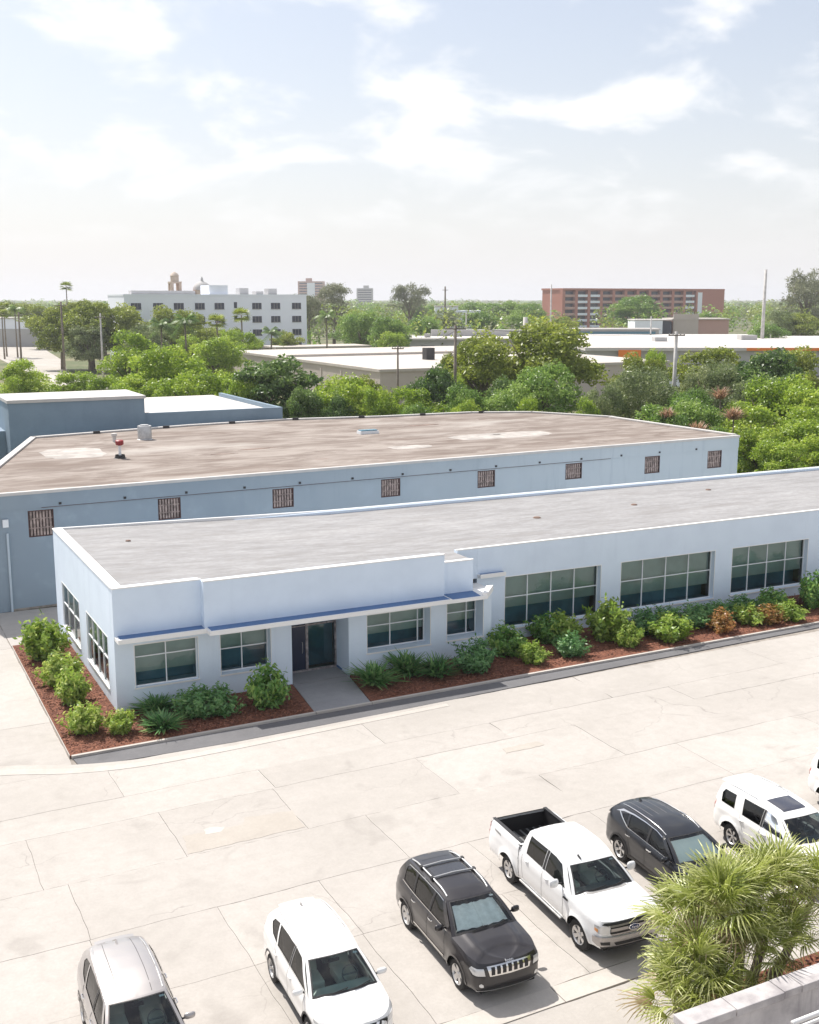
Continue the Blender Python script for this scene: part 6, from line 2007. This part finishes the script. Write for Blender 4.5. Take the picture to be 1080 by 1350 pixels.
rot_box(s7, 'wall', 'far_white', -148, -118, 400, 420, 0, 9.5); rot_box(s7, 'roof', 'far_roof_white', -148.4, -117.6, 399.6, 420.4, 9.502, 9.9); rot_box(s7, 'door', 'far_grey', -144, -126, 399.9, 399.99, 0, 6)
# red apartment building
rb = empty('apartment_building', (343, 520, 0), label='long red brick apartment building with rows of balconies', cat='building')
orb = (343, 520, 0)
bmat_box(rb, 'wall', 'far_red', 354, 466.5, 522, 540, 0, 21.0, orb); bmat_box(rb, 'parapet', 'far_red', 353.6, 467, 519.4, 540.4, 21.002, 22.0, orb)
bmat_box(rb, 'end_wall', 'far_red', 446, 467, 519.6, 521.99, 0, 21.0, orb); bmat_box(rb, 'stair_strip', 'far_white', 447.2, 450.4, 519.5, 519.59, 0, 20, orb)
bays = [354.5 + k * 8.3 for k in range(11)]
for k, x in enumerate(bays):
    bmat_box(rb, 'pier', 'far_red', x - .9, x + .9, 519.6, 521.99, 0, 20.99, orb)
    for f in range(6):
        z = 1.2 + f * 3.3
        m = MB(orb); m.box(x + .95, x + 7.35, 521.90, 521.985, z, z + 2.7); w = m.build('window', 'far_window', rb)
        m = MB(orb); m.box(x + .92, x + 7.38, 519.8, 521.8, z - .35, z - .10); m.box(x + .92, x + 7.38, 519.75, 519.85, z - .10, z + .95); m.build('balcony', 'far_white' if k in (1, 2, 10) else 'far_pink', w)
# far towers
for n_, lab, l0, l1, D, h, mt in (('tower_block', 'pinkish tower block on the horizon', -145, -111, 1500, 39, 'far_pink'), ('tower_block', 'pale grey tower block on the horizon', -78, -54, 1700, 32, 'far_grey')):
    tb = empty(n_, rp((l0 + l1) / 2, D), label=lab, cat='building')
    rot_box(tb, 'wall', mt, l0, l1, D, D + 16, 0, h); rot_box(tb, 'roof_unit', mt, l0 + 10, l0 + 18, D + 3, D + 9, h + .01, h + 4)
    for f in range(6):
        rot_box(tb, 'strip_window', 'far_window', l0 + 2, l1 - 2, D - .15, D - .02, h - 3.4 - f * 3.4, h - 2.0 - f * 3.4)
    if mt == 'far_pink':
        rot_box(tb, 'balcony_strip', 'far_white', l0 + 12, l1 - 12, D - .5, D - .16, 10, h - 2)

# ------------------------------------------------------------------ side road with parked cars
m = MB(); m.prism([(20, 150), (30, 190), (37, 242), (41, 345), (50, 520), (66, 520), (65, 424), (54, 310), (46, 262), (50, 236), (48, 200), (38, 165)], -.11, -.05)
tag(m.build('road', 'road_surface'), kind='structure')
m = MB(); m.prism([(37, 232), (38, 262), (42, 262), (41, 232)], -.05, .02); tag(m.build('pavement', 'pale_concrete'), kind='structure')
src = [o for o in COL.objects if o.name == 'crossover_car.001'][0]
src2 = [o for o in COL.objects if o.name == 'sport_utility_car'][0]
for k, (x, y, a, s_, lab) in enumerate(((66.0, 365, 1.45, src, 'white car parked along the far side road'), (65.0, 392, 1.40, src2, 'dark car parked along the far side road'), (66.5, 408, 1.4, src2, 'dark car parked farther along the side road'), (62.0, 347, 1.5, src2, 'dark car parked under the roadside trees'), (63.5, 356, 1.5, src, 'white car parked under the roadside trees'))):
    c_ = copy_tree(s_, None)
    c_.location = (x, y, -.05); c_.rotation_euler = (0, 0, a); c_['label'] = lab; c_['group'] = 'cars parked along the side road'
    c_.name = 'parked_car'
tk = empty('box_truck', (60, 425, -.05), label='white box truck parked at the far end of the road', cat='truck')
m = MB(); m.box(-1.25, 1.25, -2, 4, .9, 3.6); m.build('cargo_box', 'frame_white', tk, bevel=.03)
m = MB(); m.extr([(-4.0, .6), (-4.0, 1.5), (-3.3, 2.5), (-2.05, 2.55), (-2.05, .6)], 'x', -1.1, 1.1); m.build('cab', 'far_white', tk, bevel=.04)
for y_ in (-3.1, 2.4):
    for x_ in (-1.05, 1.05):
        m = MB(); m.lathe([(0, -.14), (.45, -.14), (.48, 0), (.45, .14), (0, .14)], (x_, y_, .48), 'x', 18); m.build('wheel', 'tyre', tk)

# ------------------------------------------------------------------ utility poles and wires
def pole(x, y, h, r_, mat, arms, label, name='utility_pole'):
    o = empty(name, (x, y, -.1), -YAW, label=label, cat='pole')
    m = MB(); m.tube([(0, 0, 0), (0, 0, h)], [r_ * 1.25, r_ * .8], 9); m.build('pole', mat, o, smooth=True)
    for z, wd in arms:
        m = MB(); m.box(-wd, wd, -.06 - r_, .06 - r_, z - .07, z + .07); a = m.build('crossarm', 'wood_pole', o)
        for u in (-.9, -.45, .45, .9):
            m = MB(); m.lathe([(.05, z + .07), (.07, z + .12), (.05, z + .22), (0, z + .24)], (u * wd, -r_, 0), n=6); m.build('insulator', 'far_grey', a)
    return o
pole(58.2, 105.1, 13.6, .17, 'wood_pole', [(13.2, 1.1)], 'weathered wooden utility pole standing among the trees behind the brown roof')
pole(82.1, 98.6, 12.8, .22, 'conc_pole', [(12.4, .9)], 'stout grey utility pole with a crossarm at right behind the trees')
pole(217.2, 226.6, 23.8, .42, 'conc_pole', [], 'tall pale steel pole beside the long white roof', 'mast')
pole(184.4, 276.7, 20.4, .24, 'conc_pole', [], 'slim tall pole left of the red apartment building', 'mast')
pole(200.2, 369.5, 20.8, .34, 'wood_pole', [(19.5, 1.0)], 'dark utility pole before the small white house')
pole(40.2, 231.6, 15.8, .22, 'wood_pole', [(15.0, 1.2)], 'tall leaning wooden pole on the verge of the side road')
pole(49.4, 240.0, 13.4, .2, 'conc_pole', [(12.6, 1.0)], 'pale utility pole at the kerb of the side road')
pole(36.3, 261.4, 13.5, .2, 'wood_pole', [(12.8, 1.0)], 'wooden utility pole at the left edge of the side road')
pole(172.6, 305.0, 12.2, .2, 'conc_pole', [(11.6, .8)], 'pale pole behind the depot roof')
pole(177.9, 279.9, 11.2, .75, 'far_roof_white', [], 'thick pale chimney stack beside the depot', 'chimney_stack')
pole(209.3, 262.6, 11.5, .2, 'conc_pole', [], 'slim pole before the pink-beige building', 'mast')
pole(66.9, 136.6, 10.2, .14, 'wood_pole', [(9.8, .8)], 'short utility pole by the beige warehouse corner')
pole(39.9, 126.0, 6.8, .1, 'conc_pole', [], 'thin pale post among the yellow-green trees', 'mast')
def wire(a, b, sag):
    m = MB()
    pts = [Vector(a).lerp(Vector(b), k / 14) - Vector((0, 0, 4 * sag * (k / 14) * (1 - k / 14))) for k in range(15)]
    m.tube(pts, .022, 4)
    return m
for k, (a, b, s_, lb) in enumerate((((58.2, 105.1, 13.4), (82.1, 98.6, 12.5), .5, 'thin power wire between the two poles behind the roofs'), ((58.2, 105.1, 12.9), (66.9, 136.6, 9.9), .5, 'thin power wire from the wooden pole to the beige warehouse'), ((40.2, 231.6, 15.2), (36.3, 261.4, 12.9), .6, 'thin power wire along the side road'), ((49.4, 240, 13.0), (40.2, 231.6, 14.9), .3, 'thin power wire crossing the side road'))):
    tag(wire(a, b, s_).build('power_wire', 'cable'), lb, 'wire')

# ------------------------------------------------------------------ low wall, pipe rail and palm in the foreground
pw = empty('boundary_wall', (14.0, 15.6, 0), label='weathered pale concrete wall with cracked coping beside the fan palm', cat='wall')
ow = (14.0, 15.6, 0)
m = MB(ow); m.box(14.06, 30, 15.62, 15.94, -.1, 1.82); m.build('wall', 'parapet_concrete', pw)
xs = [13.98, 15.25, 16.55, 17.05, 18.4, 19.8, 21.4, 23.2, 25, 27, 30.05]
for a, b in zip(xs[:-1], xs[1:]):
    m = MB(ow); z_ = 2.0 + rnd.uniform(-.012, .012); m.box(a + .008, b - .008, 15.54 + rnd.uniform(-.012, .012), 16.0 + rnd.uniform(-.012, .012), 1.822, z_); m.build('coping_stone', 'parapet_concrete', pw, bevel=.02)
gr = empty('pipe_rail', (16.5, 14.6, 0), label='pale metal pipe rail at the foot of the concrete wall', cat='rail')
for z_, r_ in ((2.15, .05), (2.0, .035)):
    m = MB((16.5, 14.6, 0)); m.tube([(15.75, 14.55, z_), (30, 14.55 + .1, z_)], r_, 10); m.build('pipe', 'rail_metal', gr, smooth=True)
for x in (16.0, 19, 22, 25, 28):
    m = MB((16.5, 14.6, 0)); m.tube([(x, 14.56, -.1), (x, 14.56, 2.0)], .03, 8); m.build('post', 'rail_metal', gr, smooth=True)

def frond(seed, dry=False):
    r = random.Random(seed)
    V, T = [], []
    pl = .55 * r.uniform(.8, 1.2); n = 22; rad = .70 * r.uniform(.9, 1.1)
    for k in range(4):                      # petiole
        a, b = k / 4 * pl, (k + 1) / 4 * pl
        V += [(-.014, a, -.05 * (a / pl) ** 2), (.014, a, -.05 * (a / pl) ** 2), (.012, b, -.05 * (b / pl) ** 2), (-.012, b, -.05 * (b / pl) ** 2)]; T += [.75] * 4
    for k in range(n):
        b = (k / (n - 1) - .5) * R(205)
        L = rad * (1 - .28 * abs(k / (n - 1) - .5) * 2) * r.uniform(.9, 1.08)
        d = Vector((math.sin(b), math.cos(b), 0)); sd = Vector((math.cos(b), -math.sin(b), 0))
        hub = Vector((0, pl, -.05))
        w = .016
        lift = .10 * abs(math.sin(b))
        dr_ = r.random() ** 2
        p = [hub, hub + d * L * .5 + Vector((0, 0, lift * .6 - .01)), hub + d * L * .84 + Vector((0, 0, lift * .6 - .04 - .10 * dr_)), hub + d * L * 1.06 + Vector((0, 0, lift * .5 - .09 - .30 * dr_))]
        ws = [.006, w, w * .75, w * .12]
        tt = min(1, max(0, r.gauss(.5, .2)))
        for j in range(3):
            V += [tuple(p[j] - sd * ws[j]), tuple(p[j] + sd * ws[j] + Vector((0, 0, .012))), tuple(p[j + 1] + sd * ws[j + 1] + Vector((0, 0, .012))), tuple(p[j + 1] - sd * ws[j + 1])]; T += [tt if j < 2 else min(1, tt + .3)] * 4
    return leaf_mesh('frond', np.array(V), np.array(T), 'leaf_palm_dry' if dry else 'leaf_palm')
FR = [frond(i) for i in range(6)]; FD = [frond(20 + i, True) for i in range(2)]
pr = random.Random(3)
pm = empty('fan_palm', (17.1, 17.7, 0), label='clump of bright fan palms leaning over the concrete wall', cat='palm')
heads = [((-.25, .15, 2.55), 30, 1.12), ((-1.25, -.25, 1.55), 26, 1.05), ((.75, .35, 2.35), 26, 1.05), ((-.65, .75, 2.05), 22, 1.0), ((1.75, .45, 2.45), 26, 1.05), ((.25, -.55, 1.75), 22, .95), ((-1.15, -.75, 1.0), 22, 1.05), ((-1.9, -.35, .95), 18, 1.0), ((2.7, .2, 2.2), 20, 1.0), ((1.15, -.5, 1.6), 18, .95)]
for (hx, hy, hz_), nf, sc in heads:
    m = MB(); m.tube([(hx * .45, hy * .5, -.1), (hx * .75, hy * .8, hz_ * .55), (hx, hy, hz_ - .05)], [.12, .10, .07], 8); m.build('trunk', 'palm_bark', pm, smooth=True)
    nf = int(nf * .97)
    for k in range(nf):
        a = 2.39996 * k + pr.uniform(-.25, .25)
        t = k / nf
        el = R(86) - t ** 1.15 * R(104) + pr.uniform(-.16, .16)
        dry = t > .82 and pr.random() < .7
        f = obj('frond', (FD if dry else FR)[pr.randrange(2 if dry else 6)], pm)
        d = Vector((math.cos(a) * math.cos(el), math.sin(a) * math.cos(el), math.sin(el)))
        x = d.cross(Vector((0, 0, 1))).normalized(); z = x.cross(d).normalized()
        M = Matrix((x, d, z)).transposed().to_4x4()
        f.matrix_local = Matrix.Translation((hx, hy, hz_)) @ M @ Matrix.Rotation(pr.uniform(-.3, .3), 4, 'Y') @ Matrix.Scale(sc * pr.uniform(.85, 1.15), 4)
# dry litter in the palm bed
r = np.random.default_rng(8)
n = 1500
C = np.stack([r.uniform(16.2, 24, n), r.uniform(16.1, 18.5, n), r.uniform(.0, .12, n)], 1)
tag(obj('leaf_litter', leaf_mesh('leaf_litter', leaves(r, C, np.tile([0, 0, 1.], (n, 1)), .16, .06), np.repeat(r.uniform(0, 1, n), 4), 'leaf_darkred')), kind='stuff', label='dry dark leaf litter under the fan palms', cat='litter')
m = MB(); m.prism([(15.6, 16.05), (26, 16.05), (26, 18.6), (16.4, 18.6)], -.03, .03); tag(m.build('palm_bed', 'mulch'), kind='structure')

# ------------------------------------------------------------------ dry grass verges
def grass(name, x0, x1, y0, y1, n, seed, label):
    r = np.random.default_rng(seed)
    C = np.stack([r.uniform(x0, x1, n), r.uniform(y0, y1, n), r.uniform(.02, .3, n)], 1)
    V = leaves(r, C, np.tile([0, 0, 1.], (n, 1)), .5, .12, -1.2, 1.2)
    tag(obj(name, leaf_mesh(name, V, np.repeat(r.uniform(.2, 1, n), 4), 'leaf_lime')), kind='stuff', label=label, cat='grass')
grass('grass', 20, 37, 140, 232, 9000, 31, 'rough green grass verge beside the side road')
grass('grass', 56, 90, 60, 100, 5000, 32, 'rough grass under the trees right of the warehouse')
HAZE = True
if HAZE:
    m = MB(); m.box(-4200, 4200, -60, 4200, -1.2, 62)
    h = m.build('haze', None)
    tag(h, kind='stuff', label='thin pale summer haze filling the air', cat='haze')
    hm = bpy.data.materials.new('haze_air'); hm.use_nodes = True
    nt = hm.node_tree
    for n_ in list(nt.nodes):
        nt.nodes.remove(n_)
    ot = nt.nodes.new('ShaderNodeOutputMaterial'); pv = nt.nodes.new('ShaderNodeVolumePrincipled')
    pv.inputs['Color'].default_value = (.93, .95, 1, 1); pv.inputs['Density'].default_value = .00019; pv.inputs['Anisotropy'].default_value = .2
    nt.links.new(pv.outputs[0], ot.inputs['Volume'])
    h.data.materials.append(hm)
